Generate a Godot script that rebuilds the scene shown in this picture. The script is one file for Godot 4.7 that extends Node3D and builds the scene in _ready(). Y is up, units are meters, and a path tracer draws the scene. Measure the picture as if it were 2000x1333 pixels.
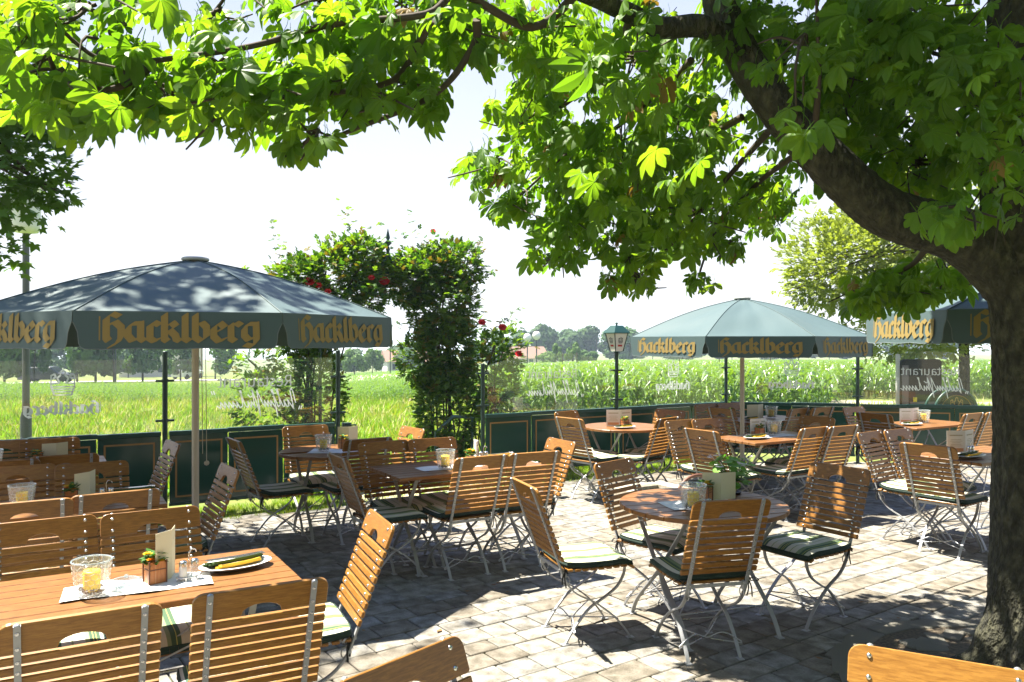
extends Node3D
# A beer garden on a June noon: folding chairs and tables on stone paving, parasols, a low fence with glass, a corn field beyond.
# Plan coordinates: (u, v) run along and across the fence, metres; at(u, v, h) gives the point in the world.

const A := 0.53232  # 30.5 degrees between the picture's x axis and the fence
var rng := RandomNumberGenerator.new()
var M := {}
var used := {}
var eye := Vector3(0, 1.72, 0)

func at(u: float, v: float, h := 0.0) -> Vector3:
	return Vector3(u * cos(A) - v * sin(A), h, -(u * sin(A) + v * cos(A)))

func lin(r: float, g: float, b: float, a := 1.0) -> Color:
	var c := Color(r, g, b, a).linear_to_srgb()
	c.a = a
	return c

# ---------------------------------------------------------------- mesh building
class MB:
	var v := PackedVector3Array()
	var n := PackedVector3Array()
	var t := PackedVector2Array()
	var c := PackedColorArray()
	var ix := PackedInt32Array()
	var off := Vector2.ZERO
	var tint := Color(0, 0, 0, 0)

	func p(a: Vector3, nn: Vector3, uv := Vector2.ZERO) -> int:
		v.append(a); n.append(nn); t.append(uv + off)
		if tint.a > 0: c.append(tint)
		return v.size() - 1
	func face(a: int, b: int, cc: int):
		ix.append(a); ix.append(cc); ix.append(b)
	func tri(a: Vector3, b: Vector3, d: Vector3, ua := Vector2.ZERO, ub := Vector2.ZERO, ud := Vector2.ZERO):
		var nn := (b - a).cross(d - a).normalized()
		face(p(a, nn, ua), p(b, nn, ub), p(d, nn, ud))
	func quad(a: Vector3, b: Vector3, d: Vector3, e: Vector3, ua := Vector2.ZERO, ub := Vector2(1, 0), ud := Vector2(1, 1), ue := Vector2(0, 1)):
		var nn := (d - a).cross(e - b).normalized()
		var i := p(a, nn, ua); p(b, nn, ub); p(d, nn, ud); p(e, nn, ue)
		face(i, i + 1, i + 2); face(i, i + 2, i + 3)
	# a box with chamfered edges; texture coordinates run along the longest side
	func box(at_: Vector3, s: Vector3, ch := 0.0, b := Basis.IDENTITY):
		var h := s * 0.5
		ch = minf(ch, minf(h.x, minf(h.y, h.z)) * 0.9)
		var lay := 0
		if s.y > s.x and s.y >= s.z: lay = 1
		elif s.z > s.x and s.z > s.y: lay = 2
		for ax in 3:
			var a1 := (ax + 1) % 3
			var a2 := (ax + 2) % 3
			for sg in [-1.0, 1.0]:
				var q := []
				for k in 4:
					var w := Vector3.ZERO
					w[ax] = h[ax] * sg
					w[a1] = (h[a1] - ch) * (1 if k == 1 or k == 2 else -1)
					w[a2] = (h[a2] - ch) * (1 if k >= 2 else -1)
					q.append(w)
				if sg < 0: q.reverse()
				_put(q, at_, b, lay)
		if ch <= 0: return
		for ax in 3:
			var a1 := (ax + 1) % 3
			var a2 := (ax + 2) % 3
			for s1 in [-1.0, 1.0]:
				for s2 in [-1.0, 1.0]:
					var q := []
					for k in 4:
						var w := Vector3.ZERO
						w[ax] = (h[ax] - ch) * (1 if k == 1 or k == 2 else -1)
						w[a1] = s1 * (h[a1] - (ch if k >= 2 else 0.0))
						w[a2] = s2 * (h[a2] - (0.0 if k >= 2 else ch))
						q.append(w)
					if s1 * s2 < 0: q.reverse()
					_put(q, at_, b, lay)
		for sx in [-1.0, 1.0]:
			for sy in [-1.0, 1.0]:
				for sz in [-1.0, 1.0]:
					var q := [Vector3(sx * h.x, sy * (h.y - ch), sz * (h.z - ch)), Vector3(sx * (h.x - ch), sy * h.y, sz * (h.z - ch)), Vector3(sx * (h.x - ch), sy * (h.y - ch), sz * h.z)]
					if sx * sy * sz < 0: q.reverse()
					_put(q, at_, b, lay)
	func _put(q: Array, at_: Vector3, b: Basis, lay: int):
		var uv := []
		for w in q:
			uv.append(Vector2(w[lay], w[(lay + 1) % 3] + w[(lay + 2) % 3]))
		var w0 := []
		for w in q: w0.append(at_ + b * w)
		if q.size() == 4: quad(w0[0], w0[1], w0[2], w0[3], uv[0], uv[1], uv[2], uv[3])
		else: tri(w0[0], w0[1], w0[2], uv[0], uv[1], uv[2])
	# a round tube through points; radii one for all or one for each
	func tube(pts: Array, rad, sides := 6, cap := true):
		var cnt := pts.size()
		var nrm := Vector3.ZERO
		var base := v.size()
		var run := 0.0
		for i in cnt:
			var d: Vector3 = (pts[mini(i + 1, cnt - 1)] - pts[maxi(i - 1, 0)]).normalized()
			if i == 0: nrm = d.cross(Vector3.UP if absf(d.y) < 0.9 else Vector3.RIGHT).normalized()
			else:
				nrm = (nrm - d * nrm.dot(d)).normalized()
				run += pts[i].distance_to(pts[i - 1])
			var bi := d.cross(nrm)
			var r: float = rad[i] if rad is Array else rad
			for k in sides + 1:
				var a := TAU * k / sides
				var o := nrm * cos(a) + bi * sin(a)
				p(pts[i] + o * r, o, Vector2(run, r * a))
		for i in cnt - 1:
			for k in sides:
				var q := base + i * (sides + 1) + k
				face(q, q + 1, q + sides + 2); face(q, q + sides + 2, q + sides + 1)
		if cap:
			for e in [0, cnt - 1]:
				var d: Vector3 = (pts[1] - pts[0]).normalized() * -1.0 if e == 0 else (pts[cnt - 1] - pts[cnt - 2]).normalized()
				var m := p(pts[e], d)
				var first := v.size()
				for k in sides: p(v[base + e * (sides + 1) + k], d)
				for k in sides:
					if e == 0: face(m, first + (k + 1) % sides, first + k)
					else: face(m, first + k, first + (k + 1) % sides)
	# a flat bar: a rectangle w (along side) by th swept through points
	func bar(pts: Array, w: float, th: float, side: Vector3):
		var cnt := pts.size()
		var rows := []
		for i in cnt:
			var d: Vector3 = (pts[mini(i + 1, cnt - 1)] - pts[maxi(i - 1, 0)]).normalized()
			var s := (side - d * side.dot(d)).normalized()
			var u := d.cross(s)
			rows.append([pts[i] - s * w / 2 - u * th / 2, pts[i] + s * w / 2 - u * th / 2, pts[i] + s * w / 2 + u * th / 2, pts[i] - s * w / 2 + u * th / 2, s, u])
		for i in cnt - 1:
			var a = rows[i]
			var b = rows[i + 1]
			var nn := [-a[5], a[4], a[5], -a[4]]
			var nb := [-b[5], b[4], b[5], -b[4]]
			for k in 4:
				var k2 := (k + 1) % 4
				var j := p(a[k], nn[k]); p(a[k2], nn[k]); p(b[k2], nb[k]); p(b[k], nb[k])
				face(j, j + 1, j + 2); face(j, j + 2, j + 3)
		var z = rows[cnt - 1]
		var y = rows[0]
		quad(z[0], z[1], z[2], z[3]); quad(y[3], y[2], y[1], y[0])
	# a turned shape: profile of (radius, height) from bottom to top
	func lathe(prof: Array, seg := 16, o := Vector3.ZERO, b := Basis.IDENTITY):
		var base := v.size()
		for i in prof.size():
			var d: Vector2 = prof[mini(i + 1, prof.size() - 1)] - prof[maxi(i - 1, 0)]
			var nn := Vector2(d.y, -d.x).normalized()
			for k in seg + 1:
				var a := TAU * k / seg
				var dir := Vector3(cos(a), 0, -sin(a))
				p(o + b * (dir * prof[i].x + Vector3.UP * prof[i].y), b * (dir * nn.x + Vector3.UP * nn.y), Vector2(float(k) / seg, float(i) / prof.size()))
		for i in prof.size() - 1:
			for k in seg:
				var q := base + i * (seg + 1) + k
				face(q, q + 1, q + seg + 2); face(q, q + seg + 2, q + seg + 1)
	# an outline in the xy plane, given depth along z and a small bevel on both edges
	func plate(poly: PackedVector2Array, depth: float, bev := 0.0, b := Transform3D.IDENTITY):
		if Geometry2D.is_polygon_clockwise(poly): poly.reverse()
		var m := poly.size()
		var inner := PackedVector2Array()
		for i in m:
			var e1 := (poly[i] - poly[(i + m - 1) % m]).normalized()
			var e2 := (poly[(i + 1) % m] - poly[i]).normalized()
			var nn := (Vector2(-e1.y, e1.x) + Vector2(-e2.y, e2.x)).normalized()
			inner.append(poly[i] + nn * bev / maxf(0.5, nn.dot(Vector2(-e1.y, e1.x))))
		var tris := Geometry2D.triangulate_polygon(inner)
		for sg in [1.0, -1.0]:
			for k in range(0, tris.size(), 3):
				var q := [inner[tris[k]], inner[tris[k + 1]], inner[tris[k + 2]]]
				if ((q[1] - q[0]).cross(q[2] - q[0]) < 0) == (sg > 0): q.reverse()
				var w := []
				for a in q: w.append(b * Vector3(a.x, a.y, sg * depth / 2))
				tri(w[0], w[1], w[2], q[0], q[1], q[2])
		var hz := depth / 2 - bev
		for i in m:
			var j := (i + 1) % m
			var a := poly[i]
			var d := poly[j]
			var l := a.distance_to(d)
			quad(b * Vector3(a.x, a.y, -hz), b * Vector3(d.x, d.y, -hz), b * Vector3(d.x, d.y, hz), b * Vector3(a.x, a.y, hz), a, a + Vector2(l, 0), a + Vector2(l, depth), a + Vector2(0, depth))
			if bev > 0:
				var a2 := inner[i]
				var d2 := inner[j]
				quad(b * Vector3(a.x, a.y, hz), b * Vector3(d.x, d.y, hz), b * Vector3(d2.x, d2.y, depth / 2), b * Vector3(a2.x, a2.y, depth / 2), a, d, d2, a2)
				quad(b * Vector3(a2.x, a2.y, -depth / 2), b * Vector3(d2.x, d2.y, -depth / 2), b * Vector3(d.x, d.y, -hz), b * Vector3(a.x, a.y, -hz), a2, d2, d, a)
	func dome(o: Vector3, r: float, b: Basis, flat := 0.7, seg := 8):
		lathe([Vector2(r, 0), Vector2(r * 0.86, r * 0.5 * flat), Vector2(r * 0.5, r * 0.86 * flat), Vector2(0.0001, r * flat)], seg, o, b)
	func to(mesh: ArrayMesh, mat: Material) -> ArrayMesh:
		if v.is_empty(): return mesh
		var a := []
		a.resize(Mesh.ARRAY_MAX)
		a[Mesh.ARRAY_VERTEX] = v; a[Mesh.ARRAY_NORMAL] = n; a[Mesh.ARRAY_TEX_UV] = t; a[Mesh.ARRAY_INDEX] = ix
		if c.size() == v.size(): a[Mesh.ARRAY_COLOR] = c
		mesh.add_surface_from_arrays(Mesh.PRIMITIVE_TRIANGLES, a)
		mesh.surface_set_material(mesh.get_surface_count() - 1, mat)
		return mesh
	func mesh(mat: Material) -> ArrayMesh:
		return to(ArrayMesh.new(), mat)

func spline(pts: Array, per := 4) -> Array:
	var out := []
	for i in pts.size() - 1:
		var a = pts[maxi(i - 1, 0)]
		var d = pts[mini(i + 2, pts.size() - 1)]
		for k in per:
			var f := float(k) / per
			if pts[0] is Vector3: out.append(pts[i].cubic_interpolate(pts[i + 1], a, d, f))
			else: out.append(pts[i].cubic_interpolate(pts[i + 1], a, d, f))
	out.append(pts[-1])
	return out

# ---------------------------------------------------------------- naming and placing
func numbered(called: String) -> String:
	if not used.has(called):
		used[called] = 0
		return called
	used[called] += 1
	return "%s_%03d" % [called, used[called]]

func tag(o: Node, label: String, category: String, group := "", kind := "") -> Node:
	if label: o.set_meta("label", label)
	if category: o.set_meta("category", category)
	if group: o.set_meta("group", group)
	if kind: o.set_meta("kind", kind)
	return o

func thing(called: String, label: String, category: String, where := Vector3.ZERO, turn := 0.0, group := "") -> Node3D:
	var o := Node3D.new()
	o.name = numbered(called)
	add_child(o)
	o.position = where
	o.rotation.y = turn
	tag(o, label, category, group)
	return o

func part(called: String, mesh: Mesh, parent: Node, where := Vector3.ZERO, turn := 0.0) -> MeshInstance3D:
	var o := MeshInstance3D.new()
	o.name = called
	o.mesh = mesh
	o.position = where
	o.rotation.y = turn
	parent.add_child(o, true)
	return o

func solo(called: String, mesh: Mesh, label: String, category: String, where := Vector3.ZERO, turn := 0.0, group := "") -> MeshInstance3D:
	var o := MeshInstance3D.new()
	o.name = numbered(called)
	o.mesh = mesh
	add_child(o)
	o.position = where
	o.rotation.y = turn
	tag(o, label, category, group)
	return o

func ground_part(called: String, mesh: Mesh, parent: Node = self) -> MeshInstance3D:
	var o := MeshInstance3D.new()
	o.name = called
	o.mesh = mesh
	parent.add_child(o, true)
	if parent == self: o.set_meta("kind", "structure")
	return o

func copy_of(o: Node3D, label: String, where: Vector3, turn: float) -> Node3D:
	var r: Node3D = o.duplicate()
	r.name = numbered(str(o.name).rstrip("_0123456789"))
	add_child(r)
	r.position = where
	r.rotation.y = turn
	if label: r.set_meta("label", label)
	return r

func many(called: String, mesh: Mesh, places: Array, parent: Node, colors := []) -> MultiMeshInstance3D:
	var mm := MultiMesh.new()
	mm.transform_format = MultiMesh.TRANSFORM_3D
	mm.use_colors = colors.size() > 0
	mm.mesh = mesh
	mm.instance_count = places.size()
	for i in places.size():
		mm.set_instance_transform(i, places[i])
		if colors.size() > 0: mm.set_instance_color(i, colors[i])
	var o := MultiMeshInstance3D.new()
	o.name = called
	o.multimesh = mm
	parent.add_child(o, true)
	o.set_meta("kind", "stuff")
	return o

# ---------------------------------------------------------------- materials
func mat(c: Color, rough := 0.7, metal := 0.0) -> StandardMaterial3D:
	var m := StandardMaterial3D.new()
	m.albedo_color = c
	m.roughness = rough
	m.metallic = metal
	return m

func noise(freq: float, seed_: int, kind := FastNoiseLite.TYPE_SIMPLEX_SMOOTH, oct := 4) -> FastNoiseLite:
	var f := FastNoiseLite.new()
	f.noise_type = kind
	f.frequency = freq
	f.seed = seed_
	f.fractal_octaves = oct
	return f

# a texture between two colours by seamless noise
func noise_tex(size: int, freq: float, seed_: int, lo: Color, hi: Color, power := 1.0, kind := FastNoiseLite.TYPE_SIMPLEX_SMOOTH) -> ImageTexture:
	var im := noise(freq, seed_, kind).get_seamless_image(size, size)
	var out := Image.create(size, size, true, Image.FORMAT_RGB8)
	for y in size:
		for x in size:
			out.set_pixel(x, y, lo.lerp(hi, pow(im.get_pixel(x, y).r, power)))
	out.generate_mipmaps()
	return ImageTexture.create_from_image(out)

func bump_tex(size: int, freq: float, seed_: int, kind := FastNoiseLite.TYPE_SIMPLEX_SMOOTH) -> ImageTexture:
	var im := noise(freq, seed_, kind).get_seamless_image(size, size)
	im.convert(Image.FORMAT_RGB8)
	im.generate_mipmaps()
	return ImageTexture.create_from_image(im)

# planed timber: long streaks along x, rings here and there
func wood_tex(seed_: int, dark: Color, light: Color) -> ImageTexture:
	var w := 512
	var h := 256
	var n1 := noise(1.0, seed_)
	var n2 := noise(1.0, seed_ + 7)
	var out := Image.create(w, h, true, Image.FORMAT_RGB8)
	for y in h:
		for x in w:
			var fx := TAU * x / w
			var s := n1.get_noise_3d(cos(fx) * 1.1, sin(fx) * 1.1, y * 0.07)
			var g := n2.get_noise_3d(cos(fx) * 2.0, sin(fx) * 2.0, y * 0.55)
			var k := clampf(0.5 + s * 0.75 + g * 0.3 + 0.12 * sin(y * 0.35 + s * 14.0), 0.0, 1.0)
			out.set_pixel(x, y, dark.lerp(light, k))
	out.generate_mipmaps()
	return ImageTexture.create_from_image(out)

func wood(seed_: int, dark: Color, light: Color) -> StandardMaterial3D:
	var m := mat(Color.WHITE, 0.42)
	m.albedo_texture = wood_tex(seed_, dark, light)
	m.uv1_scale = Vector3(2.2, 7.0, 1)
	m.clearcoat_enabled = true
	m.clearcoat = 0.2
	m.metallic_specular = 0.4
	m.clearcoat_roughness = 0.3
	return m

func leafy(c: Color, through: Color, rough := 0.5) -> StandardMaterial3D:
	var m := mat(c, rough)
	m.backlight_enabled = true
	m.backlight = through
	m.metallic_specular = 0.3
	m.cull_mode = BaseMaterial3D.CULL_DISABLED
	return m

func glass(c: Color, alpha: float, rough := 0.02) -> StandardMaterial3D:
	var m := mat(Color(c.r, c.g, c.b, alpha), rough)
	m.transparency = BaseMaterial3D.TRANSPARENCY_ALPHA
	m.cull_mode = BaseMaterial3D.CULL_DISABLED
	return m

func make_materials():
	M.steel = mat(lin(0.42, 0.43, 0.44), 0.42, 0.75)
	M.steel.roughness_texture = bump_tex(128, 0.04, 5)
	M.steel.roughness = 0.8
	M.bolt = mat(lin(0.62, 0.62, 0.62), 0.22, 1.0)
	M.woods = [
		wood(11, lin(0.178, 0.074, 0.012), lin(0.325, 0.153, 0.028)),
		wood(12, lin(0.205, 0.088, 0.014), lin(0.355, 0.174, 0.033)),
		wood(13, lin(0.155, 0.066, 0.012), lin(0.295, 0.138, 0.027)),
	]
	M.table = wood(21, lin(0.14, 0.058, 0.016), lin(0.27, 0.122, 0.036))
	M.crate = wood(31, lin(0.30, 0.10, 0.025), lin(0.42, 0.17, 0.05))
	M.box_dark = mat(lin(0.10, 0.035, 0.012), 0.6)
	M.tie = mat(lin(0.012, 0.014, 0.014), 0.9)
	M.cushion_side = mat(lin(0.012, 0.030, 0.022), 0.85)
	# striped cloth: cream, sage and bottle green bands with thin yellow lines
	var im := Image.create(256, 8, true, Image.FORMAT_RGB8)
	var cream := lin(0.54, 0.52, 0.42)
	im.fill(cream)
	var bands := [[20, 40, lin(0.05, 0.10, 0.05)], [40, 56, lin(0.20, 0.26, 0.13)], [27, 29, lin(0.50, 0.46, 0.10)], [80, 84, lin(0.28, 0.32, 0.16)], [104, 128, lin(0.045, 0.09, 0.05)], [128, 138, lin(0.26, 0.31, 0.16)], [112, 114, lin(0.50, 0.46, 0.10)], [119, 121, lin(0.50, 0.46, 0.10)], [164, 168, lin(0.28, 0.32, 0.16)], [190, 214, lin(0.05, 0.10, 0.05)], [214, 224, lin(0.22, 0.27, 0.13)], [200, 202, lin(0.50, 0.46, 0.10)], [240, 244, lin(0.3, 0.34, 0.18)]]
	for b in bands: im.fill_rect(Rect2i(b[0], 0, b[1] - b[0], 8), b[2])
	im.generate_mipmaps()
	M.cushion = mat(Color.WHITE, 0.9)
	M.cushion.albedo_texture = ImageTexture.create_from_image(im)
	M.linen = mat(lin(0.72, 0.72, 0.70), 0.9)
	M.china = mat(lin(0.78, 0.78, 0.76), 0.12)
	M.clear = glass(Color(0.93, 0.97, 0.96), 0.10)
	M.clear_thick = glass(Color(0.62, 0.70, 0.73), 0.30)
	M.pane = glass(Color(0.80, 0.90, 0.88), 0.02)
	M.wax = mat(lin(0.78, 0.56, 0.02), 0.5)
	M.wax.subsurf_scatter_enabled = true
	M.wax.subsurf_scatter_strength = 0.25
	M.beans = mat(lin(0.035, 0.018, 0.010), 0.5)
	M.wire = mat(lin(0.62, 0.60, 0.55), 0.4, 0.5)
	M.card = mat(lin(0.66, 0.63, 0.46), 0.75)
	M.card_white = mat(lin(0.70, 0.69, 0.64), 0.75)
	M.print_red = mat(lin(0.42, 0.04, 0.03), 0.7)
	M.print_dark = mat(lin(0.36, 0.33, 0.22), 0.7)
	M.print_warm = mat(lin(0.55, 0.30, 0.14), 0.7)
	M.salt = mat(lin(0.62, 0.60, 0.56), 0.5)
	M.nap_green = mat(lin(0.035, 0.075, 0.015), 0.8)
	M.nap_yellow = mat(lin(0.72, 0.45, 0.03), 0.8)
	M.nap_blue = mat(lin(0.30, 0.38, 0.42), 0.8)
	M.petal_orange = leafy(lin(0.72, 0.26, 0.02), Color(0.5, 0.25, 0.03))
	M.petal_yellow = leafy(lin(0.75, 0.55, 0.03), Color(0.5, 0.4, 0.03))
	M.petal_white = leafy(lin(0.74, 0.70, 0.72), Color(0.5, 0.45, 0.45))
	M.herb = leafy(lin(0.05, 0.13, 0.025), Color(0.18, 0.34, 0.05))
	M.herb_pale = leafy(lin(0.13, 0.26, 0.045), Color(0.28, 0.5, 0.08))
	M.clay = mat(lin(0.33, 0.26, 0.16), 0.8)
	M.saucer = mat(lin(0.02, 0.02, 0.02), 0.5)
	M.fence = mat(lin(0.009, 0.048, 0.032), 0.13)
	M.rail = mat(lin(0.010, 0.050, 0.036), 0.4)
	M.post = mat(lin(0.008, 0.03, 0.022), 0.45)
	M.gold = mat(lin(0.30, 0.155, 0.035), 0.5)
	M.letter_white = leafy(lin(0.52, 0.54, 0.54), Color(0.66, 0.68, 0.68), 0.8)
	M.umbrella = mat(lin(0.043, 0.080, 0.082), 0.6)
	M.umbrella.rim_enabled = true
	M.umbrella.rim = 0.3
	M.umbrella.rim_tint = 0.3
	M.umbrella.cull_mode = BaseMaterial3D.CULL_DISABLED
	M.umbrella_line = mat(lin(0.12, 0.15, 0.15), 0.8)
	M.umbrella_letter = mat(lin(0.23, 0.165, 0.045), 0.8)
	M.umbrella_pole = mat(lin(0.52, 0.46, 0.37), 0.5)
	M.cap = mat(lin(0.42, 0.42, 0.40), 0.5)
	M.cord = mat(lin(0.42, 0.38, 0.30), 0.9)
	M.lamp_grey = mat(lin(0.10, 0.105, 0.115), 0.5, 0.2)
	M.lamp_white = mat(lin(0.72, 0.72, 0.70), 0.4)
	M.lantern_glass = mat(lin(0.74, 0.72, 0.64), 0.3)
	M.lantern_roof = mat(lin(0.010, 0.05, 0.042), 0.4)
	M.stone = mat(Color.WHITE, 0.85)
	M.stone.albedo_texture = noise_tex(256, 0.03, 41, lin(0.30, 0.26, 0.19), lin(0.52, 0.47, 0.38))
	M.stone.uv1_triplanar = true
	M.stone.uv1_scale = Vector3(3, 3, 3)
	M.water = mat(lin(0.03, 0.04, 0.04), 0.03)
	M.hoop = mat(lin(0.13, 0.055, 0.03), 0.5)
	M.sign = mat(lin(0.016, 0.013, 0.014), 0.6)
	M.sign.metallic_specular = 0.2
	M.sign_edge = mat(lin(0.12, 0.10, 0.11), 0.5)
	M.rose = leafy(lin(0.62, 0.03, 0.03), Color(0.35, 0.03, 0.03))
	M.iron = mat(lin(0.02, 0.055, 0.05), 0.4, 0.3)
	M.handrail = mat(lin(0.10, 0.17, 0.17), 0.4, 0.3)
	M.house = mat(lin(0.62, 0.58, 0.48), 0.9)
	M.house_white = mat(lin(0.68, 0.68, 0.66), 0.9)
	M.plaster = mat(lin(0.34, 0.29, 0.22), 0.9)
	M.roof = mat(lin(0.22, 0.13, 0.09), 0.9)
	M.window = mat(lin(0.02, 0.03, 0.035), 0.1)
	M.paint_white = mat(lin(0.68, 0.69, 0.70), 0.25)
	M.paint_dark = mat(lin(0.02, 0.025, 0.035), 0.2)
	M.tyre = mat(lin(0.012, 0.012, 0.012), 0.8)
	# bark: furrowed grey brown with lichen
	M.bark = mat(Color.WHITE, 0.95)
	M.bark.albedo_texture = noise_tex(512, 0.018, 51, lin(0.014, 0.014, 0.008), lin(0.135, 0.13, 0.075), 1.5)
	M.bark.heightmap_enabled = true
	M.bark.heightmap_texture = bump_tex(512, 0.035, 52, FastNoiseLite.TYPE_CELLULAR)
	M.bark.heightmap_scale = 4.0
	M.bark.uv1_triplanar = true
	M.bark.uv1_scale = Vector3(2.2, 1.1, 2.2)
	M.twig = mat(lin(0.06, 0.045, 0.03), 0.9)
	M.soil = mat(Color.WHITE, 1.0)
	M.soil.albedo_texture = noise_tex(256, 0.06, 61, lin(0.04, 0.032, 0.02), lin(0.17, 0.13, 0.085))
	M.soil.uv1_triplanar = true
	M.soil.uv1_scale = Vector3(2.5, 2.5, 2.5)
	# chestnut leaves, three greens
	M.leaf = [leafy(lin(0.05, 0.105, 0.014), Color(0.51, 0.68, 0.10), 0.5), leafy(lin(0.06, 0.12, 0.016), Color(0.58, 0.73, 0.12), 0.5), leafy(lin(0.045, 0.09, 0.014), Color(0.42, 0.60, 0.08), 0.5)]
	M.leaf.append(leafy(lin(0.16, 0.11, 0.03), Color(0.45, 0.36, 0.10), 0.6))
	M.maple = leafy(lin(0.04, 0.085, 0.016), Color(0.36, 0.50, 0.07), 0.5)
	M.pale_leaf = leafy(lin(0.17, 0.21, 0.06), Color(0.56, 0.62, 0.17), 0.6)
	M.rose_leaf = [leafy(lin(0.03, 0.068, 0.014), Color(0.26, 0.42, 0.06), 0.4), leafy(lin(0.07, 0.13, 0.025), Color(0.48, 0.62, 0.10), 0.45), leafy(lin(0.16, 0.14, 0.03), Color(0.42, 0.36, 0.07), 0.5)]
	M.far_leaf = [leafy(lin(0.045, 0.085, 0.025), Color(0.14, 0.24, 0.06), 0.8), leafy(lin(0.06, 0.115, 0.03), Color(0.2, 0.32, 0.06), 0.8), leafy(lin(0.09, 0.16, 0.03), Color(0.24, 0.36, 0.06), 0.7)]
	M.grass = [leafy(lin(0.16, 0.24, 0.03), Color(0.48, 0.64, 0.10), 0.6), leafy(lin(0.22, 0.26, 0.05), Color(0.54, 0.60, 0.12), 0.7), leafy(lin(0.40, 0.38, 0.16), Color(0.5, 0.48, 0.2), 0.7)]
	M.corn = [leafy(lin(0.07, 0.135, 0.028), Color(0.40, 0.54, 0.09), 0.3), leafy(lin(0.10, 0.17, 0.035), Color(0.46, 0.58, 0.10), 0.3)]
	for m in M.corn: m.metallic_specular = 0.5

# ---------------------------------------------------------------- chair
# local axes: the sitter looks along -z; s is the way forward
func sp(x: float, s: float, h: float) -> Vector3:
	return Vector3(x, h, -s)

func slat_mesh(w: float, h: float, th: float, wm: Material, shift: Vector2, bolts: bool, top: bool) -> ArrayMesh:
	var b := MB.new()
	b.off = shift
	if top:
		var poly := PackedVector2Array()
		var r := 0.036
		poly.append(Vector2(-w / 2 + 0.006, -h / 2)); 
		for k in 9:
			var a := PI - PI * k / 8.0
			poly.append(Vector2(cos(a) * 0.066, -h / 2 + sin(a) * 0.036 + (0.004 if k > 0 and k < 8 else 0.0)))
		poly.append(Vector2(w / 2 - 0.006, -h / 2)); poly.append(Vector2(w / 2, -h / 2 + 0.006))
		for k in 6:
			var a := k * PI / 10.0
			poly.append(Vector2(w / 2 - r + cos(a) * r, h / 2 - r + sin(a) * r))
		for k in 6:
			var a := PI / 2 + k * PI / 10.0
			poly.append(Vector2(-w / 2 + r + cos(a) * r, h / 2 - r + sin(a) * r))
		poly.append(Vector2(-w / 2, -h / 2 + 0.006))
		b.plate(poly, th, 0.0025)
	else:
		b.box(Vector3.ZERO, Vector3(w, h, th), 0.0028)
	var m := b.mesh(wm)
	var q := MB.new()
	for sx in [-0.168, 0.168]:
		for y in ([-0.028, 0.026] if top else [0.0]):
			q.dome(Vector3(sx, y, -th / 2), 0.0075, Basis(Vector3.RIGHT, -PI / 2), 0.8)
			q.lathe([Vector2(0.0065, -0.002), Vector2(0.0065, 0.0018), Vector2(0.0045, 0.0028), Vector2(0.0025, 0.001), Vector2(0.0001, 0.001)], 8, Vector3(sx, y, 0.0168), Basis(Vector3.RIGHT, PI / 2))
	return q.to(m, M.bolt)

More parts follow.
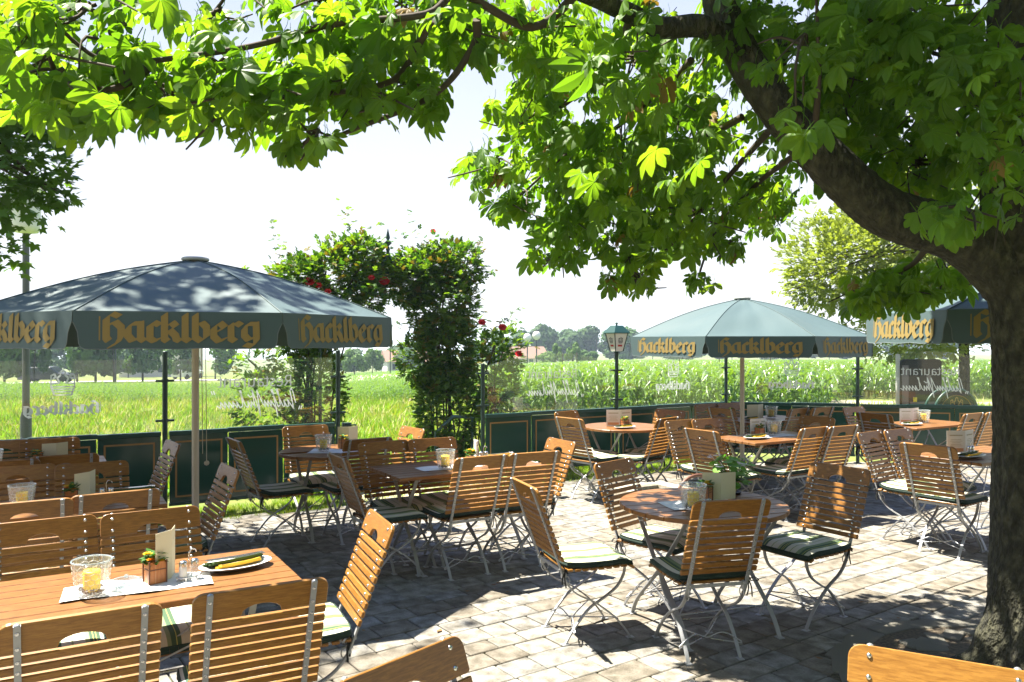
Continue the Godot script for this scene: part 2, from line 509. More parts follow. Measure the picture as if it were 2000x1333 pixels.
var chair_parts := {}
func chair_meshes():
	# backrest boards: one wide top board and nine slats, three timbers
	chair_parts.top = []
	chair_parts.slat = []
	chair_parts.seat = []
	for k in 3:
		chair_parts.top.append(slat_mesh(0.44, 0.104, 0.016, M.woods[k], Vector2(k * 0.31, 0.1), true, true))
		var s3 := []
		for j in 4:
			s3.append(slat_mesh(0.44, 0.0275, 0.016, M.woods[k], Vector2(j * 0.37 + k * 0.11, j * 0.053 + 0.02), true, false))
		chair_parts.slat.append(s3)
		var b := MB.new()
		b.off = Vector2(k * 0.2, 0.3)
		b.box(Vector3.ZERO, Vector3(0.42, 0.014, 0.034), 0.0025)
		chair_parts.seat.append(b.mesh(M.woods[k]))
	# legs: each side has a long bar (back stile running down to the front foot) and a short one, crossing
	for nm in ["long", "short"]:
		var pl: Array
		if nm == "long": pl = [Vector2(-0.412, 0.902), Vector2(-0.325, 0.672), Vector2(-0.242, 0.452), Vector2(-0.20, 0.355), Vector2(-0.135, 0.285), Vector2(-0.02, 0.225), Vector2(0.085, 0.145), Vector2(0.155, 0.07), Vector2(0.20, 0.004)]
		else: pl = [Vector2(0.175, 0.432), Vector2(0.168, 0.37), Vector2(0.125, 0.300), Vector2(0.045, 0.245), Vector2(-0.045, 0.195), Vector2(-0.115, 0.125), Vector2(-0.165, 0.06), Vector2(-0.20, 0.004)]
		var pts := []
		for q in spline(pl, 4): pts.append(sp(0, q.x, q.y))
		var b := MB.new()
		b.bar(pts, 0.019, 0.0085, Vector3.RIGHT)
		b.box(sp(0, pl[-1].x, 0.0025), Vector3(0.034, 0.005, 0.044), 0.001)
		if nm == "long": b.dome(sp(0, -0.412, 0.902), 0.009, Basis.IDENTITY, 0.7, 8)
		chair_parts[nm] = b.mesh(M.steel)
	var st := MB.new()
	st.tube([sp(-0.17, 0.12, 0.118), sp(0.17, 0.12, 0.118)], 0.0048, 6)
	chair_parts.stretcher = st.mesh(M.steel)
	var br := MB.new()
	var wave := []
	for q in spline([sp(-0.185, -0.155, 0.075), sp(-0.09, -0.13, 0.125), sp(0.0, -0.11, 0.098), sp(0.09, -0.13, 0.125), sp(0.185, -0.155, 0.075)], 5): wave.append(q)
	br.tube(wave, 0.0042, 6)
	br.tube(spline([sp(-0.185, -0.16, 0.07), sp(0.0, -0.09, 0.10), sp(0.17, 0.10, 0.13)], 5), 0.0038, 6)
	br.tube(spline([sp(0.185, -0.16, 0.07), sp(0.0, -0.09, 0.093), sp(-0.17, 0.10, 0.13)], 5), 0.0038, 6)
	chair_parts.brace = br.mesh(M.steel)
	var rl := MB.new()
	rl.bar([sp(0, -0.245, 0.425), sp(0, -0.05, 0.418), sp(0, 0.185, 0.428)], 0.016, 0.007, Vector3.UP)
	rl.box(sp(0, -0.215, 0.405), Vector3(0.014, 0.045, 0.03), 0.002)
	var ring := []
	for k in 13: ring.append(sp(0, -0.20 + 0.022 * cos(k * TAU / 12), 0.365 + 0.026 * sin(k * TAU / 12)))
	rl.tube(ring, 0.003, 5, false)
	chair_parts.rail = rl.mesh(M.steel)
	var cr := MB.new()
	cr.bar([sp(-0.165, -0.225, 0.418), sp(0.165, -0.225, 0.418)], 0.006, 0.018, Vector3.FORWARD)
	cr.tube([sp(-0.165, 0.15, 0.415), sp(0.165, 0.15, 0.415)], 0.006, 6)
	chair_parts.cross = cr.mesh(M.steel)
	# cushion: a soft pad following the seat, its welt dark
	for variant in 2:
		var top := MB.new()
		var sd := MB.new()
		var nx := 12
		var ns := 12
		var grid := []
		for j in ns + 1:
			var row := []
			for i in nx + 1:
				var a := -1.0 + 2.0 * i / nx
				var d := -1.0 + 2.0 * j / ns
				var x := a * 0.212 * (1.0 - 0.06 * pow(absf(d), 6.0))
				var s := d * 0.215 * (1.0 - 0.06 * pow(absf(a), 6.0)) + 0.005
				var edge := maxf(absf(a), absf(d))
				var puff := 0.046 - 0.013 * pow(edge, 5.0) - 0.004 * exp(-(a * a + d * d) * 6.0)
				puff += 0.003 * sin(a * 7.0 + d * 3.0 + variant * 2.0) * (1.0 - edge)
				var droop := -0.026 * pow(maxf(0.0, d - 0.55) / 0.45, 2.0) - 0.008 * (1.0 - d * d) + variant * 0.014 * pow(maxf(0.0, -d - 0.6) / 0.4, 2.0)
				row.append([sp(x, s, 0.441 + puff + droop), sp(x, s, 0.441 + droop + 0.004), Vector2(i / float(nx) * 0.98 + variant * 0.37, j / float(ns))])
			grid.append(row)
		var nrm := func(j: int, i: int) -> Vector3:
			var dx: Vector3 = grid[j][mini(i + 1, nx)][0] - grid[j][maxi(i - 1, 0)][0]
			var dz: Vector3 = grid[mini(j + 1, ns)][i][0] - grid[maxi(j - 1, 0)][i][0]
			return dx.cross(dz).normalized()
		for j in ns + 1:
			for i in nx + 1: top.p(grid[j][i][0], nrm.call(j, i), grid[j][i][2])
		for j in ns:
			for i in nx:
				var q := j * (nx + 1) + i
				top.face(q, q + 1, q + nx + 2); top.face(q, q + nx + 2, q + nx + 1)
		var loop := []
		for i in nx: loop.append(grid[0][i])
		for j in ns: loop.append(grid[j][nx])
		for i in nx: loop.append(grid[ns][nx - i])
		for j in ns: loop.append(grid[ns - j][0])
		for k in loop.size():
			var a0: Vector3 = loop[k][0]
			var a1: Vector3 = loop[k][1]
			var b0: Vector3 = loop[(k + 1) % loop.size()][0]
			var b1: Vector3 = loop[(k + 1) % loop.size()][1]
			var o := Vector3(a0.x, 0, a0.z).normalized() * 0.007
			sd.quad(a1, b1, (b0 + b1) / 2 + o, (a0 + a1) / 2 + o); sd.quad((a0 + a1) / 2 + o, (b0 + b1) / 2 + o, b0, a0)
		var rim := []
		for k in loop.size() + 1: rim.append(loop[k % loop.size()][0])
		sd.tube(rim, 0.0035, 5, false)
		for j in ns:
			for i in nx: sd.quad(grid[j + 1][i][1], grid[j + 1][i + 1][1], grid[j][i + 1][1], grid[j][i][1])
		var m := top.mesh(M.cushion)
		chair_parts["cushion%d" % variant] = sd.to(m, M.cushion_side)
	var ti := MB.new()
	for q in [[Vector3(0, 0, 0), Vector3(0.03, 0.012, 0.01), Vector3(0.055, -0.004, 0.012), Vector3(0.03, -0.012, 0.004), Vector3(0, 0, 0)], [Vector3(0, 0, 0), Vector3(-0.02, 0.02, 0.015), Vector3(-0.032, 0.0, 0.02), Vector3(-0.012, -0.012, 0.01), Vector3(0, 0, 0)], [Vector3(0, 0, 0), Vector3(0.012, -0.04, 0.012), Vector3(0.02, -0.095, 0.006)], [Vector3(0, 0, 0), Vector3(-0.008, -0.05, 0.016), Vector3(-0.016, -0.085, 0.012)]]:
		ti.bar(spline(q, 4), 0.009, 0.0016, Vector3(0.3, 0.2, 1))
	chair_parts.tie = ti.mesh(M.tie)

func make_chair(tone: int, variant: int) -> Node3D:
	var t := Node3D.new()
	var e := Vector2(-0.3555, 0.9347)  # along the leaning back, upward, in (s, h)
	var lean := Basis(Vector3.RIGHT, atan2(0.3555, 0.9347))
	var top := Vector2(-0.412, 0.902) + Vector2(0.9347, 0.3555) * 0.0125
	var run := 0.052
	part("top_slat", chair_parts.top[tone], t, sp(0, top.x - e.x * run, top.y - e.y * run)).basis = lean
	for k in 9:
		run = 0.104 + 0.0105 + 0.0138 + k * 0.0378
		var w := part("slat", chair_parts.slat[(tone + (1 if (k * 7 + tone * 3) % 5 == 0 else 0)) % 3][(k * 3 + tone) % 4], t, sp(0, top.x - e.x * run, top.y - e.y * run))
		w.basis = lean
	for k in 9:
		var s := -0.195 + k * 0.0485
		var dip := 0.434 - 0.006 * (1.0 - pow((s - 0.0) / 0.2, 2.0)) - (0.012 if k == 8 else 0.0)
		part("seat_slat", chair_parts.seat[(tone + k % 2) % 3], t, sp(0, s, dip)).rotation.x = (-0.5 if k == 8 else 0.0)
	for sx in [-0.168, 0.168]:
		part("leg", chair_parts.long, t, Vector3(sx, 0, 0))
		part("leg", chair_parts.short, t, Vector3(sx * 0.9, 0, 0))
		part("seat_rail", chair_parts.rail, t, Vector3(sx * 0.95, 0, 0))
		part("tie", chair_parts.tie, t, sp(sx * 1.13, -0.215, 0.435), 0.0 if sx > 0 else PI * 0.8)
	part("stretcher", chair_parts.stretcher, t)
	part("brace", chair_parts.brace, t)
	part("crossbar", chair_parts.cross, t)
	part("cushion", chair_parts["cushion%d" % variant], t)
	return t

var chair_protos := []
# back = plan position of the top of the backrest; face = way the sitter looks, degrees from +u towards +v
func chair(u: float, v: float, face: float, tone: int, label: String, group: String):
	var ang := deg_to_rad(face)
	var su := u + 0.405 * cos(ang)
	var sv := v + 0.405 * sin(ang)
	var o: Node3D = chair_protos[tone * 2 + (int(u * 13.0 + v * 7.0) & 1)].duplicate()
	o.name = numbered("folding_chair")
	add_child(o)
	o.position = at(su, sv)
	o.rotation.y = A + ang - PI / 2 + rng.randf_range(-0.04, 0.04)
	var pad: Node3D = o.get_node("cushion")
	pad.position = Vector3(rng.randfn() * 0.006, 0, rng.randfn() * 0.006)
	pad.rotation.y = rng.randfn() * 0.025
	tag(o, label, "chair", group)

# ---------------------------------------------------------------- tables
func table_legs(t: Node3D, half_u: float, half_v: float):
	for su in [-1.0, 1.0]:
		for sv in [-1.0, 1.0]:
			var x: float = su * half_u + sv * 0.011
			var b := MB.new()
			var pts := []
			for q in spline([Vector2(-half_v, 0.712), Vector2(-half_v * 0.72, 0.60), Vector2(-0.02, 0.36), Vector2(half_v * 0.7, 0.13), Vector2(half_v * 0.95, 0.004)], 4): pts.append(Vector3(x, q.y, q.x * sv))
			b.bar(pts, 0.026, 0.008, Vector3.RIGHT)
			b.box(Vector3(x, 0.003, half_v * 0.95 * sv), Vector3(0.04, 0.006, 0.05), 0.001)
			part("leg", b.mesh(M.steel), t)
	var f := MB.new()
	for su in [-1.0, 1.0]:
		f.bar([Vector3(su * half_u, 0.709, -half_v - 0.03), Vector3(su * half_u, 0.709, half_v + 0.03)], 0.03, 0.006, Vector3.RIGHT)
	for sv in [-1.0, 1.0]:
		f.tube([Vector3(-half_u, 0.16, half_v * 0.64 * sv), Vector3(half_u, 0.16, half_v * 0.64 * sv)], 0.006, 6)
		f.tube([Vector3(-half_u, 0.14, half_v * 0.66 * sv), Vector3(half_u, 0.60, -half_v * 0.7 * sv)], 0.0045, 6)
	f.tube([Vector3(-half_u, 0.36, 0), Vector3(half_u, 0.36, 0)], 0.007, 6)
	part("underframe", f.mesh(M.steel), t)

func rect_table(u: float, v: float, lu: float, lv: float, label: String) -> Node3D:
	var t := thing("garden_table", label, "table", at(u, v), A, "tables of the beer garden")
	var n := 7
	var w := lv / n
	for k in n:
		var b := MB.new()
		b.off = Vector2(k * 0.43 + u, k * 0.083 + v * 0.37)
		b.box(Vector3.ZERO, Vector3(lu + rng.randf_range(-0.003, 0.003), 0.026, w - 0.007), 0.003)
		part("plank", b.mesh(M.table), t, Vector3(0, 0.727 + rng.randf_range(-0.0007, 0.0007), -lv / 2 + (k + 0.5) * w))
	table_legs(t, lu / 2 - 0.17, lv / 2 - 0.06)
	return t

func round_table(u: float, v: float, d: float, turn: float, label: String) -> Node3D:
	var t := thing("round_table", label, "table", at(u, v), turn, "tables of the beer garden")
	var disc := PackedVector2Array()
	for k in 64: disc.append(Vector2(cos(TAU * k / 64), sin(TAU * k / 64)) * d / 2)
	var n := 9
	var w := d / n
	for k in n:
		var y0 := -d / 2 + k * w
		var strip := PackedVector2Array([Vector2(-d, y0 + 0.003), Vector2(d, y0 + 0.003), Vector2(d, y0 + w - 0.0035), Vector2(-d, y0 + w - 0.0035)])
		for poly in Geometry2D.intersect_polygons(disc, strip):
			var b := MB.new()
			b.off = Vector2(k * 0.37 + u, k * 0.071)
			b.plate(poly, 0.026, 0.0028, Transform3D(Basis(Vector3.RIGHT, -PI / 2), Vector3.ZERO))
			part("plank", b.mesh(M.table), t, Vector3(0, 0.727 + rng.randf_range(-0.0007, 0.0007), 0))
	table_legs(t, d / 2 - 0.2, d / 2 - 0.16)
	return t

# ---------------------------------------------------------------- things on the tables (their base at y = 0 of their own axes)
const TOP := 0.7402
func candle_glass(where: Vector3, s: float, label: String):
	var t := thing("candle_glass", label, "candle holder", where, where.x, "candle glasses on the tables")
	t.scale = Vector3.ONE * s
	var g := MB.new()
	g.lathe([Vector2(0.001, 0.003), Vector2(0.048, 0.003), Vector2(0.056, 0.012), Vector2(0.073, 0.135), Vector2(0.076, 0.142), Vector2(0.073, 0.146), Vector2(0.069, 0.142), Vector2(0.052, 0.016), Vector2(0.046, 0.009), Vector2(0.001, 0.009)], 32)
	part("glass", g.mesh(M.clear), t)
	var rim := MB.new()
	var rp := []
	for k in 33: rp.append(Vector3(cos(TAU * k / 32) * 0.0745, 0.143, sin(TAU * k / 32) * 0.0745))
	rim.tube(rp, 0.0035, 6, false)
	part("rim", rim.mesh(M.clear_thick), t)
	var c := MB.new()
	c.lathe([Vector2(0.032, 0.022), Vector2(0.0325, 0.095), Vector2(0.030, 0.102), Vector2(0.012, 0.099), Vector2(0.0001, 0.098)], 20)
	var cd := part("candle", c.mesh(M.wax), t)
	var wk := MB.new()
	wk.tube([Vector3(0, 0.097, 0), Vector3(0.001, 0.11, 0.001), Vector3(0.003, 0.119, 0)], 0.0013, 5)
	part("wick", wk.mesh(M.tie), cd)
	var bn := MB.new()
	for k in 90:
		var a := rng.randf() * TAU
		var r := sqrt(rng.randf()) * 0.047
		var y := 0.014 + rng.randf() * 0.02 - maxf(0.0, 0.02 - r) * 0.1
		bn.box(Vector3(cos(a) * r, y, sin(a) * r), Vector3(0.012, 0.007, 0.008), 0.0025, Basis.from_euler(Vector3(rng.randf() * 6, rng.randf() * 6, rng.randf() * 6)))
	part("beans", bn.mesh(M.beans), t).set_meta("kind", "stuff")
	# chicken wire wrapped round the glass
	var wr := MB.new()
	var cols := 14
	for row in 6:
		var y0 := 0.012 + row * 0.021
		for k in cols:
			var a0 := TAU * (k + (0.5 if row % 2 else 0.0)) / cols
			var st := TAU / cols
			var on := func(a: float, y: float) -> Vector3:
				var r := 0.0575 + 0.0175 * (y - 0.012) / 0.125 + 0.0012
				return Vector3(cos(a) * r, y, sin(a) * r)
			wr.tube([on.call(a0 - st / 2, y0 + 0.007), on.call(a0, y0), on.call(a0 + st / 2, y0 + 0.007)], 0.0009, 3, false)
			wr.tube([on.call(a0 + st / 2, y0 + 0.007), on.call(a0 + st / 2, y0 + 0.021)], 0.0009, 3, false)
	part("wire_mesh", wr.mesh(M.wire), t)

func ashtray(where: Vector3, label: String):
	var t := thing("ashtray", label, "ashtray", where, 0.4, "glass ashtrays")
	var g := MB.new()
	g.lathe([Vector2(0.001, 0.0), Vector2(0.046, 0.0), Vector2(0.053, 0.006), Vector2(0.054, 0.032), Vector2(0.050, 0.036), Vector2(0.045, 0.033), Vector2(0.041, 0.010), Vector2(0.001, 0.008)], 24)
	part("bowl", g.mesh(M.clear_thick), t)
	for k in 4:
		var b := MB.new()
		b.box(Vector3(0, 0, 0), Vector3(0.014, 0.010, 0.022), 0.003)
		var q := part("cigarette_rest", b.mesh(M.clear_thick), t, Vector3(cos(k * PI / 2) * 0.05, 0.036, sin(k * PI / 2) * 0.05))
		q.rotation.y = -k * PI / 2 + PI / 2

func leaf_bits(b: MB, count: int, r: float, h0: float, h1: float, size: float):
	for k in count:
		var a := rng.randf() * TAU
		var q := sqrt(rng.randf()) * r
		var o := Vector3(cos(a) * q, rng.randf_range(h0, h1), sin(a) * q)
		var d := Vector3(cos(a) * 0.8 + rng.randf_range(-0.4, 0.4), rng.randf_range(-0.2, 0.7), sin(a) * 0.8 + rng.randf_range(-0.4, 0.4)).normalized()
		var s := d.cross(Vector3.UP).normalized() * size * 0.38
		var up := s.cross(d).normalized() * size * 0.1
		b.tri(o, o + d * size * 0.5 + s + up, o + d * size); b.tri(o, o + d * size, o + d * size * 0.5 - s + up)

func blossom(b: MB, o: Vector3, r: float, petals: int, rows: int):
	for w in rows:
		for k in petals:
			var a := TAU * (k + w * 0.5) / petals + rng.randf() * 0.3
			var rise := 0.25 + 0.45 * w
			var d := Vector3(cos(a), rise, sin(a)).normalized() * r * (1.0 - 0.22 * w)
			var s := Vector3(-sin(a), 0, cos(a)) * r * 0.42
			b.quad(o, o + d * 0.6 - s, o + d, o + d * 0.6 + s)

func flower_box(where: Vector3, turn: float, label: String, pot := false):
	var t := thing("flower_pot" if pot else "flower_box", label, "flower pot", where, turn, "little table flowers")
	var b := MB.new()
	if pot:
		b.lathe([Vector2(0.001, 0), Vector2(0.026, 0), Vector2(0.033, 0.012), Vector2(0.037, 0.04), Vector2(0.034, 0.066), Vector2(0.028, 0.064), Vector2(0.001, 0.06)], 16)
		part("pot", b.mesh(M.crate), t)
	else:
		for k in 4:
			var q := MB.new()
			q.off = Vector2(k * 0.2, 0.1)
			q.box(Vector3(0, 0.044, 0.030), Vector3(0.058 if k % 2 == 0 else 0.064, 0.088, 0.005), 0.001)
			part("side_board", q.mesh(M.crate), t, Vector3.ZERO, k * PI / 2)
		for sx in [-1, 1]:
			for sz in [-1, 1]:
				b.box(Vector3(sx * 0.034, 0.046, sz * 0.034), Vector3(0.005, 0.092, 0.005), 0.001)
		b.box(Vector3(0, 0.056, 0), Vector3(0.0675, 0.004, 0.0675), 0.0)
		part("corner_strip", b.mesh(M.box_dark), t)
	var l := MB.new()
	leaf_bits(l, 46, 0.03, 0.07, 0.115, 0.034)
	part("leaves", l.mesh(M.herb), t)
	for k in 5:
		var f := MB.new()
		var a := k * 1.3 + where.x
		blossom(f, Vector3(cos(a) * 0.028, 0.098 + 0.014 * sin(k * 2.0), sin(a) * 0.028), 0.021, 8, 3)
		part("blossom", f.mesh(M.petal_orange if k % 3 == 0 else M.petal_yellow), t)

func menu_card(where: Vector3, turn: float, w: float, h: float, white: bool, label: String):
	var t := thing("menu_card", label, "menu card", where, turn, "folded menu cards")
	var pm: Material = M.card_white if white else M.card
	for s in [-1.0, 1.0]:
		var b := MB.new()
		var bs := Basis(Vector3.UP, s * 0.30)
		b.box(bs * Vector3(s * w / 2, 0, 0) + Vector3(0, h / 2, 0), Vector3(w, h, 0.0012), 0.0, bs)
		var f := part("cover", b.mesh(pm), t)
		if not white: continue
		var q := MB.new()
		q.box(bs * Vector3(s * w * 0.5, 0, 0.0014) + Vector3(0, h * 0.80, 0), Vector3(w * 0.7, h * 0.05, 0.0006), 0.0, bs)
		for k in 5: q.box(bs * Vector3(s * w * 0.5, 0, 0.0014) + Vector3(0, h * (0.34 + 0.07 * k), 0), Vector3(w * (0.66 - 0.1 * (k % 3)), h * 0.016, 0.0006), 0.0, bs)
		part("print", q.mesh(M.print_dark), f)
		var q2 := MB.new()
		q2.box(bs * Vector3(s * w * 0.5, 0, 0.0014) + Vector3(0, h * 0.16, 0), Vector3(w * 0.8, h * 0.16, 0.0006), 0.0, bs)
		part("print", q2.mesh(M.print_warm), f)

func cruet(where: Vector3, turn: float, label: String):
	var t := thing("cruet_stand", label, "cruet", where, turn, "salt and pepper stands")
	var b := MB.new()
	var loop := []
	for k in 25:
		var a := TAU * k / 24
		loop.append(Vector3(cos(a) * 0.05, 0.014, sin(a) * 0.03))
	b.tube(loop, 0.0025, 6, false)
	for k in 7: b.tube([Vector3(-0.036 + k * 0.012, 0.004, -0.024), Vector3(-0.036 + k * 0.012, 0.004, 0.024)], 0.0014, 4)
	for k in 6: b.tube([Vector3(cos(k * PI / 3) * 0.05, 0.0, sin(k * PI / 3) * 0.03), Vector3(cos(k * PI / 3) * 0.05, 0.014, sin(k * PI / 3) * 0.03)], 0.003, 6)
	b.tube(spline([Vector3(0, 0.004, 0), Vector3(0, 0.07, 0), Vector3(0, 0.105, 0), Vector3(0.012, 0.122, 0), Vector3(0.026, 0.118, 0), Vector3(0.032, 0.106, 0)], 5), 0.0026, 6)
	part("stand", b.mesh(M.bolt), t)
	for sx in [-0.024, 0.024]:
		var g := MB.new()
		g.lathe([Vector2(0.001, 0.005), Vector2(0.0165, 0.005), Vector2(0.0175, 0.010), Vector2(0.0155, 0.06), Vector2(0.001, 0.06)], 16, Vector3(sx, 0, 0))
		var sh := part("shaker", g.mesh(M.salt if sx < 0 else M.clear_thick), t)
		var c := MB.new()
		c.lathe([Vector2(0.0165, 0.058), Vector2(0.0165, 0.072), Vector2(0.012, 0.079), Vector2(0.001, 0.081)], 16, Vector3(sx, 0, 0))
		part("lid", c.mesh(M.bolt), sh)

func napkin_plate(where: Vector3, turn: float, s: float, label: String, green := true):
	var t := thing("oval_plate", label, "plate", where, turn, "oval plates on the tables")
	t.scale = Vector3(s, s, s)
	var b := MB.new()
	var prof := [Vector2(0.001, 0.004), Vector2(0.55, 0.004), Vector2(0.66, 0.006), Vector2(0.98, 0.021), Vector2(1.0, 0.024), Vector2(0.97, 0.026), Vector2(0.64, 0.012), Vector2(0.001, 0.010)]
	b.lathe(prof, 36)
	for i in b.v.size():
		b.v[i] = Vector3(b.v[i].x * 0.155, b.v[i].y, b.v[i].z * 0.093)
		b.n[i] = Vector3(b.n[i].x / 6.0, b.n[i].y, b.n[i].z / 10.0).normalized()
	part("dish", b.mesh(M.china), t)
	for k in 6:
		var q := MB.new()
		var dark := k < 4 and green
		var y := 0.020 + 0.010 * (k % 2) + (0.008 if k > 1 and k < 4 else 0.0)
		var z := -0.045 + k * 0.0165
		var pts := spline([Vector3(-0.13 + 0.01 * k, y + 0.004, z + 0.01), Vector3(-0.04, y, z), Vector3(0.05, y + 0.002, z - 0.004), Vector3(0.135 - 0.008 * k, y + 0.006, z - 0.006)], 4)
		q.bar(pts, 0.022, 0.009, Vector3(0, 0.25, 1))
		part("folded_napkin", q.mesh(M.nap_green if dark else (M.nap_yellow if k != 2 else M.nap_blue)), t)
	var f := MB.new()
	for k in 3: f.bar([Vector3(-0.12, 0.046 + k * 0.002, -0.03 + k * 0.014), Vector3(0.03, 0.045, -0.032 + k * 0.015), Vector3(0.13, 0.046, -0.036 + k * 0.015)], 0.010, 0.002, Vector3(0, 0, 1))
	part("cutlery", f.mesh(M.bolt), t)

func runner(where: Vector3, turn: float, w: float, d: float, label: String, wavy := 1.0):
	var b := MB.new()
	var nx := 28
	var nz := 8
	for side in [1.0, -1.0]:
		var base := b.v.size()
		for j in nz + 1:
			for i in nx + 1:
				var x := (float(i) / nx - 0.5) * w
				var fz := float(j) / nz - 0.5
				var z := fz * d + wavy * 0.012 * sin(x * 21.0 + 1.0) * absf(fz) * 2.0
				var y := 0.0016 + wavy * (0.0035 + 0.0035 * sin(x * 24.0 + fz * 2.0)) * pow(absf(fz) * 2.0, 2.0)
				b.p(Vector3(x, y + (0.0006 if side > 0 else 0.0), z), Vector3(0, side, 0), Vector2(x, z))
		for j in nz:
			for i in nx:
				var q := base + j * (nx + 1) + i
				if side > 0: b.face(q, q + nx + 2, q + 1); b.face(q, q + nx + 1, q + nx + 2)
				else: b.face(q, q + 1, q + nx + 2); b.face(q, q + nx + 2, q + nx + 1)
	solo("table_runner", b.mesh(M.linen), label, "table runner", where, turn, "white table runners")

func geranium(where: Vector3, s: float, label: String, pot: bool):
	var t := thing("geranium", label, "plant", where, 0.0, "white geraniums")
	t.scale = Vector3.ONE * s
	if pot:
		var p := MB.new()
		p.lathe([Vector2(0.001, 0.012), Vector2(0.035, 0.012), Vector2(0.05, 0.075), Vector2(0.054, 0.085), Vector2(0.048, 0.085), Vector2(0.044, 0.075), Vector2(0.001, 0.07)], 18)
		part("pot", p.mesh(M.clay), t)
		var sc := MB.new()
		sc.lathe([Vector2(0.001, 0.0), Vector2(0.06, 0.0), Vector2(0.068, 0.014), Vector2(0.064, 0.014), Vector2(0.056, 0.006), Vector2(0.001, 0.006)], 18)
		part("saucer", sc.mesh(M.saucer), t)
	var stem := MB.new()
	for k in 64:
		var a := rng.randf() * TAU
		var r := rng.randf_range(0.02, 0.16)
		var tip := Vector3(cos(a) * r, 0.10 + rng.randf_range(-0.02, 0.15) - r * 0.25, sin(a) * r)
		stem.tube([Vector3(cos(a) * 0.01, 0.07, sin(a) * 0.01), tip * 0.55 + Vector3(0, 0.05, 0), tip], 0.0022, 4, false)
		# a scalloped round leaf
		var lf := MB.new()
		var size := rng.randf_range(0.022, 0.036)
		var up := Vector3(cos(a) * 0.5 + rng.randf_range(-0.3, 0.3), 0.9, sin(a) * 0.5 + rng.randf_range(-0.3, 0.3)).normalized()
		var x := up.cross(Vector3(0.3, 0.1, 0.9)).normalized()
		var z := x.cross(up)
		for j in 12:
			var a0 := TAU * j / 12
			var a1 := TAU * (j + 1) / 12
			var am := (a0 + a1) / 2
			var q := func(b: float, rr: float) -> Vector3: return tip + (x * cos(b) + z * sin(b)) * rr + up * rr * 0.22
			lf.quad(tip, q.call(a0, size * 0.9), q.call(am, size * 1.05), q.call(a1, size * 0.9))
		part("leaf", lf.mesh(M.herb_pale), t)
	part("stems", stem.mesh(M.herb), t)
	for k in 5:
		var f := MB.new()
		var a := k * 1.26
		var o := Vector3(cos(a) * 0.13, 0.23 - 0.02 * (k % 3), sin(a) * 0.13)
		stem = MB.new()
		for j in 6: blossom(f, o + Vector3(rng.randf_range(-0.022, 0.022), rng.randf_range(-0.012, 0.012), rng.randf_range(-0.022, 0.022)), 0.017, 5, 1)
		f.tube([Vector3(cos(a) * 0.02, 0.1, sin(a) * 0.02), o], 0.0018, 4, false)
		part("blossom", f.mesh(M.petal_white), t)

# ---------------------------------------------------------------- lettering
# letters as strokes of a broad pen: x from 0, x-height 1
const PEN := {
	"H": [0.78, [[-0.10, 1.22, -0.10, 0.1]], [[0.12, 1.15, 0.12, 0.2, 0.2, 0.06], [0.12, 1.15, 0.32, 1.38, 0.55, 1.25], [0.16, 0.80, 0.42, 0.98, 0.62, 0.72, 0.62, 0.25, 0.5, -0.05, 0.26, -0.22]]],
	"a": [0.72, [], [[0.50, 0.92, 0.22, 0.90, 0.07, 0.66, 0.07, 0.3, 0.22, 0.06, 0.46, 0.2], [0.50, 0.95, 0.50, 0.16, 0.62, 0.05]]],
	"c": [0.50, [], [[0.10, 0.84, 0.10, 0.16, 0.24, 0.04, 0.40, 0.12], [0.10, 0.84, 0.24, 0.97, 0.42, 0.84]]],
	"k": [0.72, [], [[0.10, 1.36, 0.10, 0.14, 0.2, 0.04], [0.14, 0.74, 0.36, 0.97, 0.50, 0.78, 0.28, 0.58], [0.28, 0.58, 0.48, 0.32, 0.52, 0.12, 0.64, 0.05]]],
	"l": [0.36, [], [[0.10, 1.36, 0.10, 0.16, 0.24, 0.04]]],
	"b": [0.68, [], [[0.10, 1.36, 0.10, 0.22, 0.30, 0.04, 0.50, 0.24, 0.50, 0.74, 0.34, 0.96, 0.14, 0.84]]],
	"e": [0.60, [], [[0.48, 0.14, 0.26, 0.03, 0.08, 0.26, 0.08, 0.72, 0.30, 0.96, 0.48, 0.74, 0.14, 0.48]]],
	"r": [0.52, [], [[0.10, 0.88, 0.10, 0.16, 0.24, 0.04], [0.12, 0.82, 0.30, 0.97, 0.46, 0.84]]],
	"g": [0.70, [], [[0.50, 0.92, 0.22, 0.92, 0.07, 0.68, 0.07, 0.32, 0.22, 0.10, 0.46, 0.24], [0.50, 0.95, 0.52, 0.05, 0.36, -0.22, 0.10, -0.14]]],
}
func stroke(b: MB, pts: Array, nib: PackedVector2Array, z0: float, k: int) -> int:
	for i in pts.size() - 1:
		var cloud := PackedVector2Array()
		for q in nib:
			cloud.append(pts[i] + q); cloud.append(pts[i + 1] + q)
		var hull := Geometry2D.convex_hull(cloud)
		for j in range(1, hull.size() - 2):
			b.tri(Vector3(hull[0].x, hull[0].y, z0 + k * 0.00012), Vector3(hull[j].x, hull[j].y, z0 + k * 0.00012), Vector3(hull[j + 1].x, hull[j + 1].y, z0 + k * 0.00012))
		k += 1
	return k

